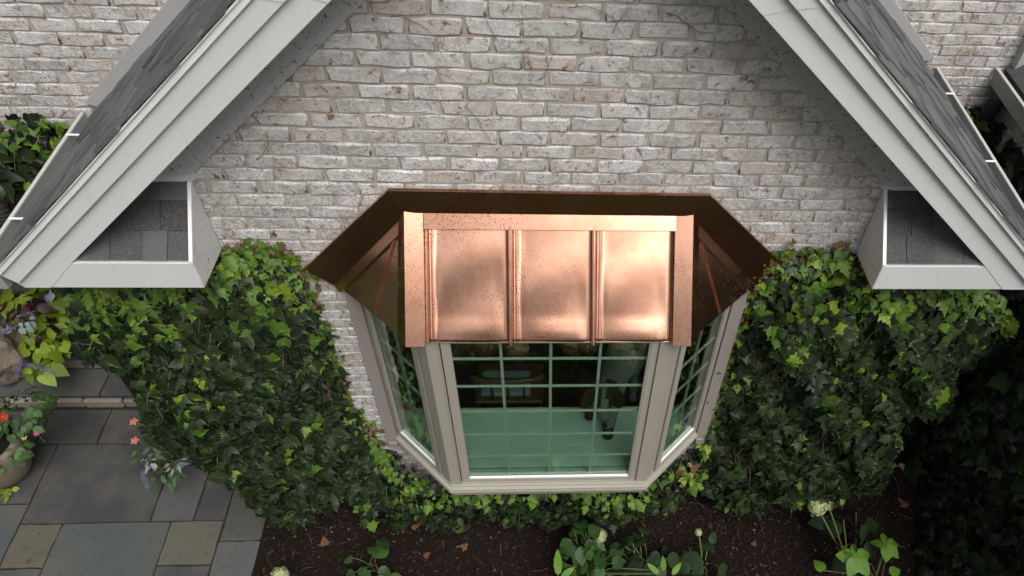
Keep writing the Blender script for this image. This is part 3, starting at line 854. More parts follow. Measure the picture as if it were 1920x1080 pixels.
for a, b in zip(edges, edges[1:]):
    NU, NV = 22, 14
    a2, b2 = a + .008, b - .008
    us = np.concatenate([[0, .012, .018, .022, .050, .055, .062, .068], np.linspace(.12, .88, 11), [.932, .938, .945, .950, .978, .982, .988, 1.0]])
    ph = rnd.uniform(0, 6)
    V, F = [], []
    svals = np.concatenate([np.linspace(.07, Lf - .02, NV), [Lf - .008, Lf + .002, Lf + .004]])
    for j, s in enumerate(svals):
        for u in us:
            e = min(u, 1 - u)
            h = H0 + 0.002 * math.sin(PI * u) + .0016 * math.sin(ph + u * 5 + s * 9) * (e > .1) + .0016 * math.sin(ph * 2 + s * 17 + u * 3) * (e > .1)
            if e < .02: h += .022 * (1 - e / .02)
            elif .052 < u < .064: h += .0022
            sn = s
            if j == len(svals) - 2: h -= .008
            if j == len(svals) - 1: h -= .022
            h += .005 * math.exp(-((s - (Lf - .05)) / .03) ** 2) * math.sin(PI * u)
            V.append(fp(a2 + (b2 - a2) * u, sn, h))
    n = len(us)
    for j in range(len(svals) - 1):
        for i in range(n - 1):
            F.append((j * n + i, j * n + i + 1, (j + 1) * n + i + 1, (j + 1) * n + i))
    m = MB(); m.add(V, F); m.build('copper_panel', M_COPPER, croof, smooth=True)
for x_ in seams:
    m = MB()
    for (w0, h0, h1) in ((.022, -.012, .002), (.009, .002, .025)):
        m.prism([fp(x_ - w0 / 2, .075, h0), fp(x_ + w0 / 2, .075, h0), fp(x_ + w0 / 2, .075, h1), fp(x_ - w0 / 2, .075, h1)], dnf * (Lf - .075 + (.004 if w0 > .02 else .012)))
    m.build('standing_seam', M_COPPER, croof, bevel=.0015)
# caps: ridge strip against the wall, hip boxes
m = MB(); m.prism([fp(-.576, 0, 0), fp(.642, 0, 0), fp(.642, .092, 0), fp(-.576, .092, 0)], nf * HC); m.build('ridge_cap', M_COPPER, croof, bevel=.0015)
def side_frame(A, B, C):
    e = (C - B); e /= np.linalg.norm(e)
    n_ = np.cross(e, A - B); n_ /= np.linalg.norm(n_)
    if n_[2] < 0: n_ = -n_
    return e, n_
for sgn, A, B, C in ((-1, AL, BLp, CL), (1, AR, BRp, CR)):
    e, ns = side_frame(A, B, C)
    wd = .078
    xa = A[0]; xb = B[0]
    m = MB()
    # front wing and side wing of the hip cap, one folded cover
    f0, f1 = A + [-sgn * wd, 0, 0], B + [-sgn * (wd + .004), 0, 0]
    hipn = nf * .021 + ns * .013
    ext = (B - A) / np.linalg.norm(B - A) * .016
    B2, f2 = B + ext, f1 + ext
    s0 = A + e * .03 + (C - A) / np.linalg.norm(C - A) * .02; s1 = B + e * .062
    s2 = s1 + ext * .3
    m.add([f0, A, B2, f2, f0 + nf * .021, A + hipn, B2 + hipn, f2 + nf * .021], [(4, 5, 6, 7), (0, 4, 7, 3), (3, 7, 6, 2), (0, 1, 5, 4)])
    m.build('hip_cap', M_COPPER, croof)
    m = MB()
    m.add([A, s0, s1, B2, A + hipn, s0 + ns * .017, s1 + ns * .017, B2 + hipn], [(4, 5, 6, 7), (1, 2, 6, 5), (2, 3, 7, 6), (0, 4, 5, 1)])
    m.build('hip_cap', M_COPPER, croof)
    # side cap along the wall
    g1, g2_ = A + (C - A) * .02, C
    inn = np.cross(ns, (C - A)); inn /= np.linalg.norm(inn)
    if inn[1] > 0: inn = -inn
    m = MB(); m.prism([A, C, C + inn * .075 + (C - A) / np.linalg.norm(C - A) * -.02, A + inn * .075 + (C - A) / np.linalg.norm(C - A) * .05], ns * .018); m.build('side_cap', M_COPPER, croof)
    # side pan and its seam
    cc = [A - ns * .004 + (C - A) * .06, B - ns * .004, C - ns * .004]
    m = MB(); m.prism([A + ns * .001, B + ns * .001, C + ns * .001], -ns * .012); m.build('copper_panel', M_COPPER, croof)
    p0 = A + (C - A) * .22 + inn * .07; p1 = B + (C - B) * .46
    m = MB(); m.bar(p0, p1, .020, .003, ns); m.bar(p0, p1, .007, .009, ns, .003); m.build('standing_seam', M_COPPER, croof)
    # wall flashing, sloping leg
    o1, o2 = (np.array([-.717, 2.770, -2.326]), np.array([-1.218, 2.770, -2.852])) if sgn < 0 else (np.array([.785, 2.770, -2.336]), np.array([1.268, 2.770, -2.822]))
    i1 = A + [0, -.030, .004]; i2 = C + [0, -.030, .004]
    k2 = C + np.array([sgn * .01, -.03, -.02])
    m = MB(); m.prism([o1, o2, i2, i1], (0, .014, 0)); m.build('wall_flashing', M_COPPER, croof, bevel=.001)
    m = MB(); m.bar(o1, o2, .006, .010, (0, -1, 0)); m.build('flashing_lip', M_COPPER, croof)
m = MB(); m.prism([(-.716, 2.770, -2.326), (.784, 2.770, -2.336), AR + [0, -.030, .004], AL + [0, -.030, .004]], (0, .0135, 0)); m.build('wall_flashing', M_COPPER, croof, bevel=.001)
m = MB(); m.bar((-.716, 2.770, -2.326), (.784, 2.770, -2.336), .006, .010, (0, -1, 0)); m.build('flashing_lip', M_COPPER, croof)

# --- the bay window
XC = .03
def ring(o_, z0, z1, mb):
    """bay outline inset by o_ from the sill nose, as a solid slab"""
    k = o_ * .414
    mb.xy([(-1.03 + o_ * 1.3, 2.806), (-.6 + k, 2.372 + o_), (.655 - k, 2.371 + o_), (1.088 - o_ * 1.3, 2.806)], z0, z1)
m = MB(); ring(0, -4.492, -4.474, m); ring(.010, -4.474, -4.458, m); ring(.0, -4.458, -4.446, m); ring(.022, -4.446, -4.432, m); ring(.036, -4.432, -4.418, m)
m.build('sill', M_FRAME, house, bevel=.002)
m = MB(); ring(.03, -4.57, -4.492, m); m.build('apron', M_JAMB, house, bevel=.002)
m = MB(); ring(.03, -2.992, -2.968, m); m.build('bay_soffit', M_FRAME, house)
for sgn in (-1, 1):
    def BX(dx): return XC + sgn * dx
    lo, hi = sorted((BX(1.008), BX(1.078)))
    m = MB(); m.box(lo, hi, 2.765, 2.81, -4.50, -2.965); m.build('casing', M_JAMB, house, bevel=.002)
    m = MB(); m.box(lo + .004, hi - .004, 2.755, 2.81, -4.56, -4.502); m.build('casing_foot', M_JAMB, house, bevel=.002)
    # corner post: front face and 45 degree face
    m = MB(); m.xy([(BX(.622), 2.402), (BX(.556), 2.402), (BX(.556), 2.46), (BX(.62), 2.50), (BX(.672), 2.452)], -4.42, -2.968); m.build('corner_post', M_FRAME, house, bevel=.0015)
    lo, hi = sorted((BX(.556), BX(.562)))
    m = MB(); m.box(lo, hi, 2.398, 2.404, -4.42, -2.968); m.build('post_bead', M_FRAME, house)

def window(o3, ux, width, z0, z1, nvert, zs_, stile=.04):
    """casement in the plane through o3 along unit ux; outward normal is left of ux (towards the camera)"""
    ux = np.asarray(ux, float); nn = np.array([ux[1], -ux[0], 0.0])
    def pt(u, dpt, z): return np.array([o3[0], o3[1], 0]) + ux * u + nn * dpt + np.array([0, 0, z])
    def bx(mb, u0, u1, d0, d1, za, zb):
        mb.prism([pt(u0, d0, za), pt(u1, d0, za), pt(u1, d1, za), pt(u0, d1, za)], (0, 0, zb - za))
    m = MB()
    bx(m, 0, stile, -.04, 0, z0, z1); bx(m, width - stile, width, -.04, 0, z0, z1)
    bx(m, stile, width - stile, -.04, -.001, z0, z0 + stile * .95); bx(m, stile, width - stile, -.04, -.001, z1 - stile, z1)
    w_ = m.build('window', M_FRAME, house, bevel=.0015)
    m = MB()
    b_ = .009
    zb0, zb1 = z0 + stile * .95, z1 - stile
    bx(m, stile, stile + b_, -.018, -.004, zb0, zb1); m.build('glazing_bead', M_FRAME, w_); m = MB(); bx(m, width - stile - b_, width - stile, -.018, -.004, zb0, zb1)
    m.build('glazing_bead', M_FRAME, w_)
    m = MB(); bx(m, stile + b_, width - stile - b_, -.018, -.004, zb0, zb0 + b_); m.build('glazing_bead', M_DRIP, w_)
    m = MB(); bx(m, stile, width - stile, -.024, -.020, zb0, zb1); m.build('pane', M_GLASS, w_)
    for i in range(nvert):
        u = stile + (width - 2 * stile) * (i + 1) / (nvert + 1)
        m = MB(); bx(m, u - .0075, u + .0075, -.037, -.026, zb0, zb1); m.build('muntin', M_MUNTIN, w_)
    for z in zs_:
        m = MB(); bx(m, stile, width - stile, -.0365, -.0265, z - .0055, z + .0055); m.build('muntin', M_MUNTIN, w_)
    return w_
ZS = [-3.172, -3.416, -3.660, -3.904, -4.149]
window((-.520, 2.410), (1, 0, 0), 1.104, -4.418, -2.968, 3, ZS)
s45 = math.sqrt(.5)
window((-.985, 2.792), (s45, -s45, 0), .465, -4.418, -2.968, 1, ZS, .045)
window((.718, 2.463), (s45, s45, 0), .465, -4.418, -2.968, 1, ZS, .045)
# window seat and room behind
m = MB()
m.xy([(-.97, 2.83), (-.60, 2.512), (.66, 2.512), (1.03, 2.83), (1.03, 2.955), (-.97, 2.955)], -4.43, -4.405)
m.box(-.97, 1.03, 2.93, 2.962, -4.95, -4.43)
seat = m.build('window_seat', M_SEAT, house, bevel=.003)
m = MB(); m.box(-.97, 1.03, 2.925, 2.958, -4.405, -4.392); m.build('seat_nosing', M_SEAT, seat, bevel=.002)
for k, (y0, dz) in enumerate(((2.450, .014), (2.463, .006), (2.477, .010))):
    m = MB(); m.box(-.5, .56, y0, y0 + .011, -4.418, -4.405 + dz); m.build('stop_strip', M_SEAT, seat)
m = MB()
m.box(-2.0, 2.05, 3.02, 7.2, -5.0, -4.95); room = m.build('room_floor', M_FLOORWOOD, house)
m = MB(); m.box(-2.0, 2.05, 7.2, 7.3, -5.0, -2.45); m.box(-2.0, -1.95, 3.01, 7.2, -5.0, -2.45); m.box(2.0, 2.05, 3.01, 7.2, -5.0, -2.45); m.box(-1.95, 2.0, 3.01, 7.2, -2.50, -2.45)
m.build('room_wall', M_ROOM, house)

# ================================================================ IVY
def ivy(label, P_, n_out, n_in, size, wind=0.0, mats=(M_IVY, M_IVYB, M_IVYD), bulge=.10, topw=.5, dens=None, nobj=300, cornerx=None, bright=.25, group='ivy growing on the house walls', thick=.14, stems=True):
    P_ = np.array(P_)
    base = (float(P_[:, 0].mean()), 2.75, -5.34)
    root = thing('boston_ivy', base, label, 'ivy', group)
    poly = [(p[0], p[2]) for p in P_]
    x0, x1 = P_[:, 0].min(), P_[:, 0].max(); z0, z1 = P_[:, 2].min(), P_[:, 2].max()
    seg = []
    for i in range(len(P_)):
        a, b = P_[i], P_[(i + 1) % len(P_)]
        for k in range(4): seg.append(a + (b - a) * k / 4)
    seg = np.array(seg)
    def surf(x_, z_):
        d2 = (seg[:, 0] - x_) ** 2 + (seg[:, 2] - z_) ** 2
        w_ = 1 / (d2 + .004) ** 1.5
        y_ = (seg[:, 1] * w_).sum() / w_.sum()
        dmin = math.sqrt(d2.min())
        # distance to the top edge measured straight up
        return y_ - bulge * min(1, dmin / .25) , dmin
    outer, inner = [], []
    for (n, lst, lay) in ((n_out, outer, 0), (n_in, inner, 1)):
        k = 0
        while k < n:
            x_, z_ = rnd.uniform(x0 - .03, x1 + .03), rnd.uniform(z0 - .03, z1 + .03)
            if not in_poly(x_ + rnd.gauss(0, .02), z_ - size * .45 + rnd.gauss(0, .02), poly) or not in_poly(x_, z_, poly): continue
            y_, dm = surf(x_, z_)
            hump = .085 * math.sin(x_ * 7.1 + 1.3) * math.sin(z_ * 6.3 + x_ * 2) + .05 * math.sin(x_ * 17 + z_ * 13)
            y_ += hump * min(1, dm / .15)
            y_ += rnd.uniform(0, .085) if lay == 0 else rnd.uniform(.06, thick + .06)
            y_ = min(y_, 2.775) if cornerx is None or abs(x_) < cornerx else y_
            top = in_poly(x_, z_ + .16, poly)          # False close under the upper rim
            nx = 0.0
            if cornerx is not None and abs(x_) > cornerx: nx = math.copysign(.25, x_)
            N = np.array([nx + rnd.gauss(0, .3), -1.0 + rnd.gauss(0, .25), (.55 if top else 1.3) + rnd.gauss(0, .35)])
            T = np.array([rnd.gauss(0, .38) + .25 * nx, -.55 + rnd.gauss(0, .25), (-.85 if top else -.35) + rnd.gauss(0, .22)])
            if rnd.random() < .15: T = np.array([rnd.gauss(0, 1), -.5, rnd.gauss(-.3, .6)])
            s = size * min(1.6, max(.35, rnd.lognormvariate(-.06, .42)))
            if not top: s *= .70
            elif z_ > z1 - .22: s *= .82
            if cornerx is not None and abs(x_) > cornerx: s *= 1.1
            tpl = rnd.choice(IVYT)
            R3 = frame(T, N)
            o_ = np.array([x_, y_, z_]) - R3[:, 1] * s * .4
            lst.append(((tpl, R3, o_, s), top, z_))
            k += 1
    outer.sort(key=lambda q: -q[0][3] * (1.2 if proj(q[0][2])[0] < 1920 else 0))
    # tip bright probability: young growth lies along the upper rim
    groups = {}
    for i, (it, top, z_) in enumerate(outer):
        p_ = .85 if not top else .025 + bright * math.exp(-(z1 - z_) / topw)
        q = 1 if rnd.random() < p_ else 0
        groups.setdefault((q, i < nobj), []).append(it)
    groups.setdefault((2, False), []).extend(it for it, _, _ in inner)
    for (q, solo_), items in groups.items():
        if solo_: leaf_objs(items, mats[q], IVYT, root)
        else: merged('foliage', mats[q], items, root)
    # small runners creeping onto the bare brick beside the mass
    if cornerx == 2.05:
        its, its2 = [], []
        sg = math.copysign(1, base[0])
        edge = [q for q in seg if sg * q[0] < 1.45 and q[2] > -4.6] + [q for q in seg if q[2] > -2.82]
        for k in range(230):
            q = rnd.choice(edge)
            p = np.array([q[0] - sg * abs(rnd.gauss(0, .035)), 2.784 - rnd.uniform(0, .02), q[2] + rnd.gauss(.01, .03)])
            it = (rnd.choice(IVYT), frame(np.array([rnd.gauss(0, .6), -.2, rnd.gauss(-.4, .5)]), np.array([rnd.gauss(0, .2), -1., .35])), p, rnd.uniform(.016, .042))
            (its if rnd.random() < .7 else its2).append(it)
        merged('runner', mats[1], its, root); merged('runner', M_BROWNLEAF, its2, root)
        m = MB()
        for k in range(46):
            q = rnd.choice(edge); p = np.array([q[0], 2.787, q[2]]); a = (PI if sg > 0 else 0) + rnd.gauss(0, .7) + .5; pts = [p]
            for _ in range(5):
                a += rnd.gauss(0, .4); p = p + np.array([math.cos(a), 0, math.sin(a)]) * rnd.uniform(.008, .022); pts.append(p)
            m.tube(pts, .0014, 3)
        so = m.build('runner', M_TENDRIL, root); so['kind'] = 'stuff'
    # stems
    m = MB()
    for k in range(int(14 + (x1 - x0) * 6) if stems else 0):
        xa = rnd.uniform(max(x0 + .1, -2.0 if cornerx == 2.05 else -9), min(x1 - .1, 2.0 if cornerx == 2.05 else 9)); pts = []
        zz = max(z0, -5.3)
        while zz < z1 - .05:
            if in_poly(xa, zz, poly):
                pts.append((xa, min(2.77, surf(xa, zz)[0] + .10), zz))
            xa += rnd.uniform(-.06, .06); zz += .12
        if len(pts) > 2: m.tube(pts, .004, 4)
    mp = MB()
    for it, top, _ in outer[:700]:
        if rnd.random() < .14:
            tpl, R3, o_, s = it
            mp.tube([o_, o_ - R3[:, 1] * s * .35 + np.array([0, .02, .02]), o_ - R3[:, 1] * s * .55 + np.array([0, .05, -.005])], .0018, 3)
    if mp.v:
        so = mp.build('leaf_stalk', M_STEM, root); so['kind'] = 'stuff'
    if m.v: 
        so = m.build('stem', M_TENDRIL, root); so['kind'] = 'stuff'
    return root
ivy('big glossy green ivy mass on the brick wall left of the bay window', LEFT, 3400, 2300, .078, cornerx=2.05, bright=1.0, topw=.30)
ivy('big drooping ivy mass on the brick wall right of the bay window', RIGHT, 3400, 2300, .080, cornerx=2.05, bright=.95, topw=.30)
ivy('low small leaved ivy on the wall base right under the bay window', CENTER, 1000, 700, .060, bulge=.03, bright=.2, thick=.1)
# ivy on the rear wall at upper left
BACKL = [(-3.9, 3.62, -2.45), (-3.25, 3.62, -2.42), (-3.1, 3.60, -2.52), (-2.9, 3.6, -2.62), (-2.72, 3.6, -2.60), (-2.58, 3.6, -2.72), (-2.62, 3.58, -2.95), (-2.85, 3.5, -2.98), (-3.2, 3.45, -3.10), (-3.9, 3.45, -3.2)]
ivy('small ivy patch on the rear wall above the pale ledge at the upper left', BACKL, 330, 200, .095, bulge=.03, bright=.25, nobj=150, thick=.08, cornerx=2.0, stems=False)
BACKR = [(2.36, 4.3, -2.80), (2.55, 4.3, -2.76), (2.85, 4.3, -2.85), (3.08, 4.25, -2.95), (3.1, 4.2, -3.6), (3.05, 4.2, -4.4), (2.2, 4.2, -4.4), (2.25, 4.3, -3.3)]
ivy('shaded ivy in the dark nook behind the right gutter', BACKR, 520, 300, .10, bulge=.03, bright=.5, nobj=150, thick=.08, cornerx=2.0, stems=False)
# ivy on the wing wall (faces left)
def wing_ivy():
    root = thing('boston_ivy', (3.0, 3.0, -5.34), 'dark shaded ivy on the side wing wall at the right edge', 'ivy', 'ivy growing on the house walls')
    out, inn = [], []
    for n, lst, lay in ((900, out, 0), (1900, inn, 1)):
        for _ in range(n):
            Y = rnd.uniform(1.5, 4.3); z = rnd.uniform(-5.3, -2.9)
            b = .16 + .10 * math.sin(Y * 5 + z * 3) + .16 * max(0, (-4.5 - z))
            x_ = 3.10 - b + (rnd.uniform(0, .06) if lay == 0 else rnd.uniform(.06, .14))
            x_ = min(x_, 3.1)
            N = np.array([-1 + rnd.gauss(0, .3), rnd.gauss(-.25, .3), .6 + rnd.gauss(0, .3)])
            T = np.array([-.45 + rnd.gauss(0, .25), rnd.gauss(-.1, .4), -.8 + rnd.gauss(0, .25)])
            s = .105 * rnd.lognormvariate(-.05, .3)
            lst.append((rnd.choice(IVYT), frame(T, N), np.array([x_, Y, z]), s))
    out.sort(key=lambda q: -q[3])
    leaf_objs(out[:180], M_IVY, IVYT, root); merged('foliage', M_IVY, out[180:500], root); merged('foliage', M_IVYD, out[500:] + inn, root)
    return root
wing_ivy()

# dry tendrils left on the brick
for k, (px, py, L_, a0) in enumerate([(730, 30, .34, -.3), (905, 22, .22, -.9), (1065, 15, .30, .4), (1250, 25, .34, .1), (690, 5, .30, -.5), (1010, 150, .25, .8), (870, 200, .3, -.4), (1150, 62, .2, 1.2), (800, 128, .26, -.2), (480, 300, .2, .5)]):
    p = at_y(px, py, 2.789); a = a0; pts = [p]
    for i in range(9):
        a += rnd.gauss(0, .28); p = p + np.array([math.cos(a), 0, math.sin(a)]) * L_ / 9; pts.append(p + [0, rnd.uniform(-.003, .003), 0])
    m = MB(); m.tube([q - pts[0] + pts[0] for q in pts], [.0014 - .00012 * i for i in range(len(pts))], 4)
    o = m.build('dead_tendril', M_TENDRIL)
    where = ['above the copper roof near the left frieze', 'high on the wall above the left copper panel', 'high on the wall at the centre top', 'high on the wall towards the right frieze', 'at the top edge beside the left frieze', 'in the middle of the brick gable', 'above the left end of the copper roof', 'on the right half of the brick gable', 'on the left half of the brick gable', 'beside the left cornice return'][k]
    tag(o, 'thin dry ivy tendril clinging to brick ' + where, 'tendril', 'dry tendrils on the brick gable')

# ================================================================ PLANTS
def florets(c, R_, n, size, squash=1.0, up=(0, 0, 1)):
    items = []
    for i in range(n):
        z = 1 - 1.45 * (i + .5) / n; a = i * 2.39996
        q = np.array([math.sqrt(max(0, 1 - z * z)) * math.cos(a), math.sqrt(max(0, 1 - z * z)) * math.sin(a), z])
        q += np.array([rnd.gauss(0, .09) for _ in range(3)])
        for k in range(3):
            T = np.cross(q, [rnd.gauss(0, 1) for _ in range(3)])
            items.append((PETAL[0], frame(T, q + np.array([rnd.gauss(0, .3) for _ in range(3)])), np.asarray(c) + q * R_ * np.array([1, 1, squash]), size * rnd.uniform(1.0, 1.6)))
    return items
def shrub(name, label, cat, base, leaves, mat, tpls, group=None, heads=(), headmat=None, headR=.05, stems=True, floret=.013, extra=None):
    """leaves: (pos, tip dir, size) in survey coordinates"""
    base = np.asarray(base, float)
    root = thing(name, base, label, cat, group)
    its = []
    for (p, T, s) in leaves:
        N = np.array([rnd.gauss(0, .25), -.25 + rnd.gauss(0, .25), 1.0])
        its.append((rnd.choice(tpls), frame(np.asarray(T, float), N), np.asarray(p, float), s))
    leaf_objs(its, mat, tpls, root)
    m = MB()
    for (p, T, s) in leaves[::2]:
        p = np.asarray(p, float); mid = (p + base) / 2 + np.array([rnd.gauss(0, .02), rnd.gauss(0, .02), .03])
        m.tube([base + np.array([rnd.gauss(0, .03), rnd.gauss(0, .03), -.01]), mid, p], .0035, 5)
    for h in heads:
        h = np.asarray(h, float)
        m.tube([base, (base + h) / 2 + [0, 0, .03], h], .005, 5)
    if m.v and stems and len(leaves) < 90 and mat is not M_ANNUAL: so = m.build('stem', M_STEM, root)
    for h in heads:
        h = np.asarray(h, float)
        m = MB(); m.ball(h, headR * .8, 8, 6); m.build('flower_core', headmat, root, smooth=True)
        merged('flower_head', headmat, florets(h, headR, 110, floret, .85), root, None)
    return root
def clump(px, py, zs_, n, spread, size, tilt=.5):
    out = []
    for k in range(n):
        z = rnd.uniform(*zs_); c = at_z(px, py, z)
        a = rnd.uniform(0, 2 * PI); r_ = spread * math.sqrt(rnd.random())
        p = c + np.array([math.cos(a) * r_, math.sin(a) * r_, 0])
        out.append((p, (math.cos(a) + rnd.gauss(0, .4), math.sin(a) + rnd.gauss(0, .4), -tilt + rnd.gauss(0, .25)), size * rnd.uniform(.6, 1.25)))
    return out
def gz(px, py): return at_z(px, py, -5.34)
HG = 'hydrangeas along the front of the mulch bed'
shrub('hydrangea', 'low hydrangea with a few round leaves in the soil beside the patio', 'hydrangea', gz(700, 1066), clump(700, 1056, (-5.2, -5.02), 15, .15, .125), M_HYD, OVATE, HG)
shrub('hydrangea', 'tall dense green hydrangea with a small cream flower head below the middle of the bay', 'hydrangea', gz(1100, 1075), clump(1085, 1012, (-5.05, -4.75), 30, .10, .12) + clump(1105, 1062, (-5.15, -4.85), 40, .16, .125), M_HYD, OVATE, HG, [at_z(1125, 1005, -4.95)], M_CREAM, .045, True, .014)
shrub('hydrangea', 'dark green hydrangea without flowers right of the dense flowering one', 'hydrangea', gz(1210, 1075), clump(1208, 1040, (-5.25, -5.0), 34, .17, .115), M_HYDD, OVATE, HG)
shrub('hydrangea', 'sparse hydrangea with one long pale stem ending in a tiny flower', 'hydrangea', gz(1318, 1078), clump(1330, 1050, (-5.2, -5.05), 10, .15, .14), M_HYDD, OVATE, HG, [at_z(1310, 998, -4.98)], M_CREAM, .022, True, .010)
shrub('hydrangea', 'hydrangea with a big lime cone flower nodding over dark leaves at the right', 'hydrangea', gz(1590, 1075), clump(1600, 1000, (-5.1, -4.9), 14, .19, .16), M_HYDD, OVATE, HG, [at_z(1550, 938, -4.72), at_z(1532, 950, -4.74)], M_CREAM, .062, True, .016)
shrub('hydrangea', 'fresh lime green hydrangea shoots at the bottom right', 'hydrangea', gz(1640, 1085),
      [(at_z(1607, 1046, -4.8), (math.cos(a), math.sin(a), -.1), .135) for a in (.2, 1.2, 2.0, 2.9, 4.2, 5.2)] + [(at_z(1664, 1022, -4.85), (math.cos(a), math.sin(a), -.1), .11) for a in (.1, 1.4, 2.6, 4.4, 5.4)] + [(at_z(1668, 1075, -4.85), (1, .3, 0), .10), (at_z(1545, 1070, -4.95), (-.3, .6, 0), .10)], M_FRESH, OVATE, HG)
shrub('hydrangea', 'cream hydrangea flower head rising at the bottom edge beside the patio', 'hydrangea', gz(525, 1090), clump(525, 1092, (-5.2, -5.0), 7, .08, .08), M_HYDD, OVATE, HG, [at_z(525, 1079, -4.95)], M_CREAM, .052, True, .014)
shrub('hydrangea', 'young plant with narrow bright pointed leaves at the bottom edge below the bay', 'plant', gz(1045, 1085), [(at_z(1046, 1078, -4.9), (.05, .6, .3), .16), (at_z(1052, 1082, -4.92), (.5, .2, .3), .11), (at_z(1235, 1076, -4.9), (-.4, .3, .3), .10), (at_z(1260, 1078, -4.9), (.4, .4, .3), .10), (at_z(1245, 1070, -4.9), (.0, .7, .2), .10)], M_FRESH, LANCE, HG)
# panicle hydrangeas just in front of the frame: the bay glass mirrors their dry heads
for k, (bx_, by_, nh) in enumerate(((-.45, 1.22, 7), (.22, 1.12, 8), (.80, 1.25, 9))):
    heads = [(bx_ + rnd.uniform(-.28, .28), by_ + rnd.uniform(-.16, .18), -4.5 + rnd.uniform(-.12, .12)) for _ in range(nh)]
    lv = []
    for q in range(60):
        a = rnd.uniform(0, 2 * PI); r_ = .34 * math.sqrt(rnd.random())
        lv.append(((bx_ + r_ * math.cos(a), by_ + r_ * .7 * math.sin(a), rnd.uniform(-5.0, -4.6)), (math.cos(a), math.sin(a), -.3), .09))
    shrub('hydrangea', ['panicle hydrangea with tan dried heads, mirrored in the left part of the bay glass', 'panicle hydrangea with tan dried heads, mirrored in the middle of the bay glass', 'panicle hydrangea with tan dried heads, mirrored in the right part of the bay glass'][k], 'hydrangea', (bx_, by_, -5.34), lv, M_HYDD, OVATE, 'dried hydrangeas in front of the bay', heads, M_TANHEAD, .085, True, .022)

# planters at the left
pc = np.array([-3.99, 3.06, -5.34])
m = MB(); prof = [(.12, 0), (.15, .02), (.21, .14), (.245, .28), (.24, .38), (.225, .41), (.205, .41), (.20, .34)]
V, F = [], []
for i, (r_, h_) in enumerate(prof):
    for k in range(28):
        a = 2 * PI * k / 28; V.append(pc + [r_ * math.cos(a), r_ * math.sin(a), h_])
for i in range(len(prof) - 1):
    for k in range(28): F.append((i * 28 + k, i * 28 + (k + 1) % 28, (i + 1) * 28 + (k + 1) % 28, (i + 1) * 28 + k))
F.append(tuple(range(28))); m.add(V, F)
pot = thing('flower_pot', pc, 'rounded beige flower pot standing on the patio at the left edge', 'pot')
m.build('body', M_POT, pot, smooth=True)
m = MB(); m.xy([(pc[0] + .195 * math.cos(2 * PI * k / 20), pc[1] + .195 * math.sin(2 * PI * k / 20)) for k in range(20)], -4.99, -4.97); m.build('soil', M_MULCH, pot)
def flower(label, p, size, mat, cat='flower', base=None, n=5, N=(0, -.4, 1), group=None):
    base = np.asarray(base if base is not None else np.asarray(p) - [0, 0, .12], float)
    root = thing('flower', base, label, cat, group)
    p = np.asarray(p, float); its = []
    N = np.asarray(N, float)
    for k in range(n):
        a = 2 * PI * k / n + .3
        T = np.array([math.cos(a), math.sin(a) * .9, .05 + .25 * math.sin(a)])
        its.append((PETAL[0], frame(T, N), p, size))
    leaf_objs(its, mat, PETAL, root, 'petal')
    m = MB(); m.ball(p + N / np.linalg.norm(N) * size * .12, size * .16, 6, 4); m.build('eye', M_YELLOW, root)
    m = MB(); m.tube([base, p], .0025, 4); m.build('stem', M_STEM, root)
    return root
PB = pc + [0, 0, .3]
shrub('lantana', 'bushy green lantana filling the beige pot', 'plant', PB, clump(40, 770, (-4.95, -4.6), 150, .20, .062) + clump(15, 850, (-5.0, -4.85), 45, .12, .06), M_ANNUAL, OVATE)
flower('red lantana bloom at the left edge above the pot', at_z(5, 782, -4.72), .035, M_RED, n=9)
flower('magenta bloom hanging over the patio beside the pot', at_z(68, 812, -4.85), .022, M_MAGENTA, n=7)
flower('yellow bloom low beside the magenta bloom', at_z(45, 820, -4.85), .02, M_YELLOW, n=6)
shrub('creeping_jenny', 'bright yellow green sprig lying on the paving at the foot of the pot', 'plant', gz(5, 935), [(at_z(8, 922, -5.31), (a, b, 0), .055) for a, b in ((1, .3), (-1, .4), (.4, -1), (1, -.5))] + [(at_z(22, 918, -5.31), (1, .2, 0), .05), (at_z(15, 930, -5.32), (-.3, -1, 0), .05)], M_LIMELEAF, OVATE)
VB = at_z(60, 640, -5.0)
def vine_pts():
    out = []
    for (px, py, n, sp) in ((30, 545, 12, .16), (85, 555, 16, .15), (60, 610, 16, .14), (75, 650, 16, .12), (72, 690, 12, .09), (112, 640, 10, .09), (20, 560, 8, .12), (100, 600, 12, .12)):
        out += clump(px, py, (-4.95, -4.75), n, sp, .115, .7)
    return out
shrub('sweet_potato_vine', 'lime green sweet potato vine with heart shaped leaves beside the steps', 'vine', VB, vine_pts(), M_LIMELEAF, HEART)
shrub('coleus', 'dark red leaved coleus among the lime vine under the left eave', 'plant', at_z(45, 600, -5.0), clump(42, 572, (-4.75, -4.65), 18, .12, .09) + clump(85, 625, (-4.8, -4.7), 6, .07, .08), M_REDLEAF, OVATE)
shrub('succulent', 'grey blue round leaved succulent below the dark red coleus', 'plant', at_z(30, 610, -5.0), clump(40, 600, (-4.7, -4.62), 14, .10, .06), M_GREYLEAF, OVATE)
shrub('succulent', 'grey round leaved plant peeking out under the left cornice return', 'plant', at_z(105, 560, -5.0), clump(105, 546, (-4.75, -4.65), 8, .07, .07), M_GREYLEAF, OVATE)
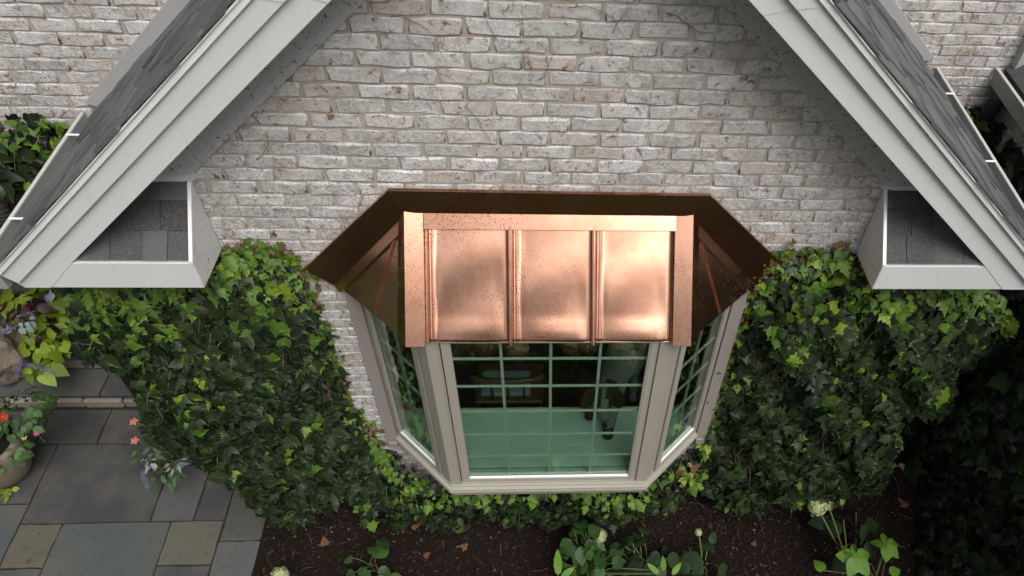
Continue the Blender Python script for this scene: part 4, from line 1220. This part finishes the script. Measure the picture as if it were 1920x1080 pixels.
def salvia(label, a, b):
    a, b = np.asarray(a, float), np.asarray(b, float)
    root = thing('salvia', a, label, 'flower', 'purple salvia spikes')
    m = MB(); m.tube([a, (a + b) / 2 + [0, 0, .02], b], .003, 4); m.build('stem', M_STEM, root)
    its = []
    for k in range(90):
        u = .25 + .75 * rnd.random(); p = a + (b - a) * u + [0, 0, .02 * 4 * u * (1 - u)]
        dd = np.array([rnd.gauss(0, 1) for _ in range(3)])
        its.append((PETAL[0], frame(dd, np.array([0, -.3, 1.])), p + dd / np.linalg.norm(dd) * .006, .013))
    merged('florets', M_PURPLE, its, root)
salvia('purple salvia spike lying across the lime vine towards the steps', at_z(30, 682, -4.75), at_z(103, 700, -4.75))
salvia('purple salvia spike standing above the tan boulder at the left edge', at_z(-15, 640, -4.7), at_z(32, 612, -4.6))
salvia('purple salvia spike in the shade right of the boulder', at_z(35, 720, -4.9), at_z(40, 672, -4.6))
salvia('small purple salvia spike drooping over the slab below the silver leaves', at_z(268, 880, -5.1), at_z(277, 915, -5.15))
# boulder
bm = bmesh.new(); bmesh.ops.create_icosphere(bm, subdivisions=3, radius=1)
for v in bm.verts:
    k = 1 + .13 * math.sin(v.co.x * 4 + 1) * math.sin(v.co.y * 5) + .09 * math.sin(v.co.z * 7 + v.co.x * 3) + rnd.uniform(-.07, .07)
    v.co = Vector((v.co.x * .17 * k, v.co.y * .20 * k, v.co.z * .30 * k))
me = bpy.data.meshes.new('boulder'); bm.to_mesh(me); bm.free(); me.materials.append(M_ROCK)
o = link(bpy.data.objects.new('boulder', me)); bp_ = at_z(0, 660, -4.98); o.location = Vector(bp_ + OFF); tag(o, 'tan rough boulder at the left edge beside the lime vine', 'rock')
# border planting in front of the left ivy
shrub('phlox', 'leafy green annual with lance leaves spilling from the ivy over the patio', 'plant', gz(300, 850), clump(285, 835, (-5.1, -4.85), 22, .12, .085) + clump(300, 885, (-5.2, -5.0), 20, .13, .10), M_ANNUAL, LANCE)
shrub('dusty_miller', 'silver leaved dusty miller at the left foot of the ivy', 'plant', gz(300, 880), clump(284, 862, (-4.98, -4.9), 16, .06, .05) + clump(330, 868, (-4.98, -4.9), 16, .05, .05), M_SILVER, LANCE)
flower('coral five petalled bloom beside the step, upper of the two', at_z(250, 790, -4.85), .030, M_PINK, base=at_z(275, 800, -4.95), group='coral blooms beside the ivy')
flower('coral five petalled bloom over the paving, lower of the two', at_z(252, 826, -4.88), .030, M_PINK, base=at_z(278, 835, -4.98), group='coral blooms beside the ivy')

# ================================================================ FALLEN LEAVES
FL = [(610, 1022, .075, 'curled tan fallen leaf lying alone on the soil left of the bay'), (773, 985, .06, 'orange brown fallen leaf on soil left below the bay window'), (795, 1043, .055, 'rust fallen leaf in the soil below the left bay corner'),
      (875, 1026, .06, 'tan fallen leaf on soil left of the dense hydrangea'), (1055, 968, .06, 'rust fallen leaf at the lower ivy edge behind the dense hydrangea'), (1295, 878, .09, 'large rust dry leaf caught in ivy right of the bay sill'), (1273, 890, .06, 'small orange dry leaf caught in ivy touching the bay sill corner'),
      (1702, 948, .09, 'pinkish brown fallen leaf alone on the dark soil at the right'), (1255, 945, .05, 'curled rust leaf in the low ivy right below the bay'), (1755, 1075, .08, 'brown fallen leaf at the bottom edge near the right wing'), (1168, 1070, .06, 'brown fallen leaf between two hydrangeas at the bottom'), (1410, 1022, .05, 'dull olive fallen leaf on bare soil right of the pale stem'),
      (55, 1052, .028, 'tiny dark dry leaf on the bluestone slab'), (1690, 870, .05, 'dark brown leaf on the shaded soil beside the right ivy')]
for (px, py, s, lab) in FL:
    z = -5.30 if py > 900 and px > 480 else (-5.335 if px < 480 else -4.72)
    p = at_z(px, py, z); a = rnd.uniform(0, 6.28)
    v, t_, uv = rnd.choice(IVYT)
    v = v.copy(); v[:, 2] += .5 * v[:, 0] ** 2 + .3 * (v[:, 1] - .4) ** 2 + npr.normal(0, .03, len(v))
    me = tmesh((v, t_, uv), 'fallen_leaf', M_BROWNLEAF)
    o = link(bpy.data.objects.new('fallen_leaf', me))
    R3 = frame(np.array([math.cos(a), math.sin(a), .1]), np.array([rnd.gauss(0, .2), rnd.gauss(-.2, .2), 1.]))
    o.matrix_world = Matrix([[*(R3[k] * s), p[k] + OFF[k]] for k in range(3)] + [[0, 0, 0, 1]])
    tag(o, lab, 'leaf', 'fallen leaves on the ground')

# ================================================================ DOG behind the glass
def fur_material():
    t = NT('spaniel_fur')
    a = t.n('Attribute', {'attribute_name': 'coat'}).outputs['Fac']
    n1 = t.noise(60, 4, .7, t.scl(t.pos(), (1, 1, .4)))
    n2 = t.noise(11, 3, .6)
    k = t.step(t.math('ADD', a, t.math('MULTIPLY', t.math('SUBTRACT', n2, .5), .5)), .4, .6)
    c = t.mix(k, t.mix(n1, (.12, .115, .105), (.33, .32, .295)), t.mix(n1, (.030, .014, .008), (.09, .045, .022)))
    return t.bsdf(c, .85, normal=t.bump(n1, .012, .8), spec=.2)
M_FUR = fur_material()
M_NOSE = simple_material('dog_nose', (.02, .012, .010), (.035, .02, .016), .35, 40)
def skin_mesh(name, verts, edges, radii, root=0, sub=2):
    me = bpy.data.meshes.new(name); me.from_pydata([tuple(map(float, v)) for v in verts], edges, [])
    bm_ = bmesh.new(); bm_.from_mesh(me); ly = bm_.verts.layers.skin.verify(); bm_.verts.ensure_lookup_table()
    for i, v in enumerate(bm_.verts):
        rr = radii[i]; v[ly].radius = (rr, rr) if not hasattr(rr, '__len__') else rr
        v[ly].use_root = (i == root)
    bm_.to_mesh(me); bm_.free()
    o = bpy.data.objects.new('tmp', me); link(o)
    o.modifiers.new('s', 'SKIN'); sb = o.modifiers.new('d', 'SUBSURF'); sb.levels = sub; sb.render_levels = sub
    dg = bpy.context.evaluated_depsgraph_get()
    m2 = bpy.data.meshes.new_from_object(o.evaluated_get(dg))
    bpy.data.objects.remove(o); m2.name = name; m2.shade_smooth()
    return m2
DB = np.array([.42, 3.3, -4.95])
sk = at_z(1131, 738, -4.00); mzb = at_z(1132, 764, -4.08); nose = at_z(1133, 789, -4.18)
nk = at_z(1142, 716, -4.04); chs = at_z(1150, 700, -4.14); mid = at_z(1164, 674, -4.14); rmp = at_z(1182, 650, -4.22)
pwa = at_z(1140, 826, -4.380); pwb = at_z(1106, 790, -4.380)
ela = (chs * .5 + pwa * .5) + np.array([.03, .03, .02]); elb = (chs * .5 + pwb * .5) + np.array([-.03, .03, .02])
DV = [rmp, mid, chs, nk, sk, mzb, nose,
      chs + [.06, -.02, -.05], ela, pwa + [0, .05, .02], pwa, chs + [-.06, -.02, -.05], elb, pwb + [0, .05, .02], pwb,
      rmp + [.07, .02, -.16], rmp + [.08, .10, -.40], rmp + [.08, .06, -.66], rmp + [.08, 0, -.70], rmp + [-.07, .02, -.16], rmp + [-.08, .10, -.40], rmp + [-.08, .06, -.66], rmp + [-.08, 0, -.70], rmp + [0, .16, .04]]
DE = [(0, 1), (1, 2), (2, 3), (3, 4), (4, 5), (5, 6), (2, 7), (7, 8), (8, 9), (9, 10), (2, 11), (11, 12), (12, 13), (13, 14), (0, 15), (15, 16), (16, 17), (17, 18), (0, 19), (19, 20), (20, 21), (21, 22), (0, 23)]
DR = [.105, .125, .115, .075, .082, .056, .036, .055, .042, .036, .040, .055, .042, .036, .040, .07, .038, .03, .034, .07, .038, .03, .034, .022]
dog = thing('dog', DB, 'white and brown spaniel looking down through the bay glass, front paws on the seat', 'dog')
me = skin_mesh('body', [np.array(v) - DB for v in DV], DE, DR, 1)
at = me.attributes.new('coat', 'FLOAT', 'POINT')
vals = []
for v in me.vertices:
    p = np.array(v.co) + DB
    k = 0.05
    if np.linalg.norm(p - sk) < .11: k = .1 if abs(p[0] - sk[0]) < .022 else .9
    if np.linalg.norm(p - mzb) < .06: k = .35
    if np.linalg.norm(p - nose) < .045: k = .45
    if np.linalg.norm(p - rmp) < .14: k = .8
    if min(np.linalg.norm(p - pwa), np.linalg.norm(p - pwb)) < .09: k = .62
    vals.append(k)
at.data.foreach_set('value', vals)
me.materials.append(M_FUR)
bo = link(bpy.data.objects.new('body', me)); bo.parent = dog
for sgn in (-1, 1):
    e0 = sk + np.array([sgn * .065, .02, .02])
    em = skin_mesh('ear', [e0 - DB, e0 + [sgn * .035, -.01, -.05] - DB, e0 + [sgn * .04, -.02, -.13] - DB, e0 + [sgn * .03, -.025, -.17] - DB], [(0, 1), (1, 2), (2, 3)], [(.022, .03), (.02, .046), (.02, .05), (.012, .03)], 0)
    a2 = em.attributes.new('coat', 'FLOAT', 'POINT'); a2.data.foreach_set('value', [1.0] * len(em.vertices)); em.materials.append(M_FUR)
    eo = link(bpy.data.objects.new('ear', em)); eo.parent = dog
    m = MB(); m.ball((sk + mzb) / 2 + np.array([sgn * .040, -.035, .035]), .011, 8, 6); m.build('eye', M_NOSE, dog, smooth=True)
m = MB(); m.ball(nose + [0, -.026, -.012], (.020, .015, .015), 10, 6); m.build('nose', M_NOSE, dog, smooth=True)

# chair in the room behind the seat
ch = thing('chair', (-.25, 3.2, -4.95), 'wooden chair with a curved back rail and pale cushion inside, behind the window seat', 'chair')
pts = [(-.25 - .24 * math.cos(a), 3.06 - .07 * math.sin(a), -4.16 + .03 * math.sin(a)) for a in np.linspace(0, PI, 12)]
m = MB(); m.tube(pts, .022, 8); m.build('back_rail', M_WOOD, ch, smooth=True)
for xx in (-.47, -.36, -.25, -.14, -.03):
    m = MB(); m.tube([(xx, 3.05 - .05 * (1 - ((xx + .25) / .24) ** 2), -4.16), (xx, 3.10, -4.5)], .010, 6); m.build('spindle', M_WOOD, ch)
m = MB(); m.box(-.49, -.01, 3.08, 3.42, -4.53, -4.50); m.build('seat', M_WOOD, ch, bevel=.01)
m = MB(); m.box(-.45, -.10, 3.12, 3.34, -4.50, -4.465); m.build('cushion', M_CUSHION, ch, bevel=.015)
for xx in (-.47, -.03):
    for yy in (3.10, 3.40):
        m = MB(); m.tube([(xx, yy, -4.53), (xx, yy, -4.95)], .017, 6); m.build('leg', M_WOOD, ch)

# ================================================================ TREES across the lawn (mirrored in the copper and the glass)
def tree(label, x, Y, h, cr, base_h):
    root = thing('tree', (x, Y, -5.36), label, 'tree', 'trees across the lawn')
    m = MB(); m.tube([(x, Y, -5.36), (x + .1, Y, -5.36 + h * .35), (x, Y, -5.36 + h * .8)], [h * .022, h * .016, h * .006], 8)
    for k in range(6):
        a = k * 1.1; z_ = -5.36 + h * (.35 + .07 * k)
        m.tube([(x, Y, z_), (x + cr * .6 * math.cos(a), Y + cr * .6 * math.sin(a), z_ + h * .12)], [h * .008, h * .003], 5)
    m.build('trunk', M_BARK, root)
    items = []
    cl = [(rnd.gauss(0, .42), rnd.gauss(0, .42), rnd.uniform(0, 1)) for _ in range(26)]
    for (a, b, c_) in cl:
        w_ = cr * (1 - .5 * c_ ** 3) 
        cpt = np.array([x + a * w_, Y + b * w_, -5.36 + base_h + (h - base_h) * c_])
        for k in range(80):
            q = np.array([rnd.gauss(0, 1) for _ in range(3)]); q /= np.linalg.norm(q)
            items.append((rnd.choice(OVATE), frame(np.array([rnd.gauss(0, 1), rnd.gauss(0, 1), -.4]), q), cpt + q * cr * .30 * rnd.uniform(.4, 1.1), .7))
    merged('crown', M_TREE, items, root)
for (lab, x, Y, h, cr, bh) in (('tall narrow tree across the lawn, left of the bay axis', -2.7, -17, 16.6, 2.5, 4), ('tallest narrow tree across the lawn, on the bay axis', -.2, -17.5, 17.2, 2.3, 4), ('narrow tree across the lawn, right of the bay axis', 3.4, -17, 15.8, 2.3, 4), ('broad tree at the far left of the lawn', -13, -6, 11, 4.2, 2),
                               ('broad tree beside the house on the left', -11, 3.5, 9, 4.0, 1.0), ('broad tree at the left end of the lawn', -10, -14, 13, 4.5, 2), ('tree at the right end of the lawn', 9, -14, 12, 4.2, 2.5)):
    tree(lab, x, Y, h, cr, bh)

sc.cycles.max_bounces = 8
sc.cycles.transparent_max_bounces = 16
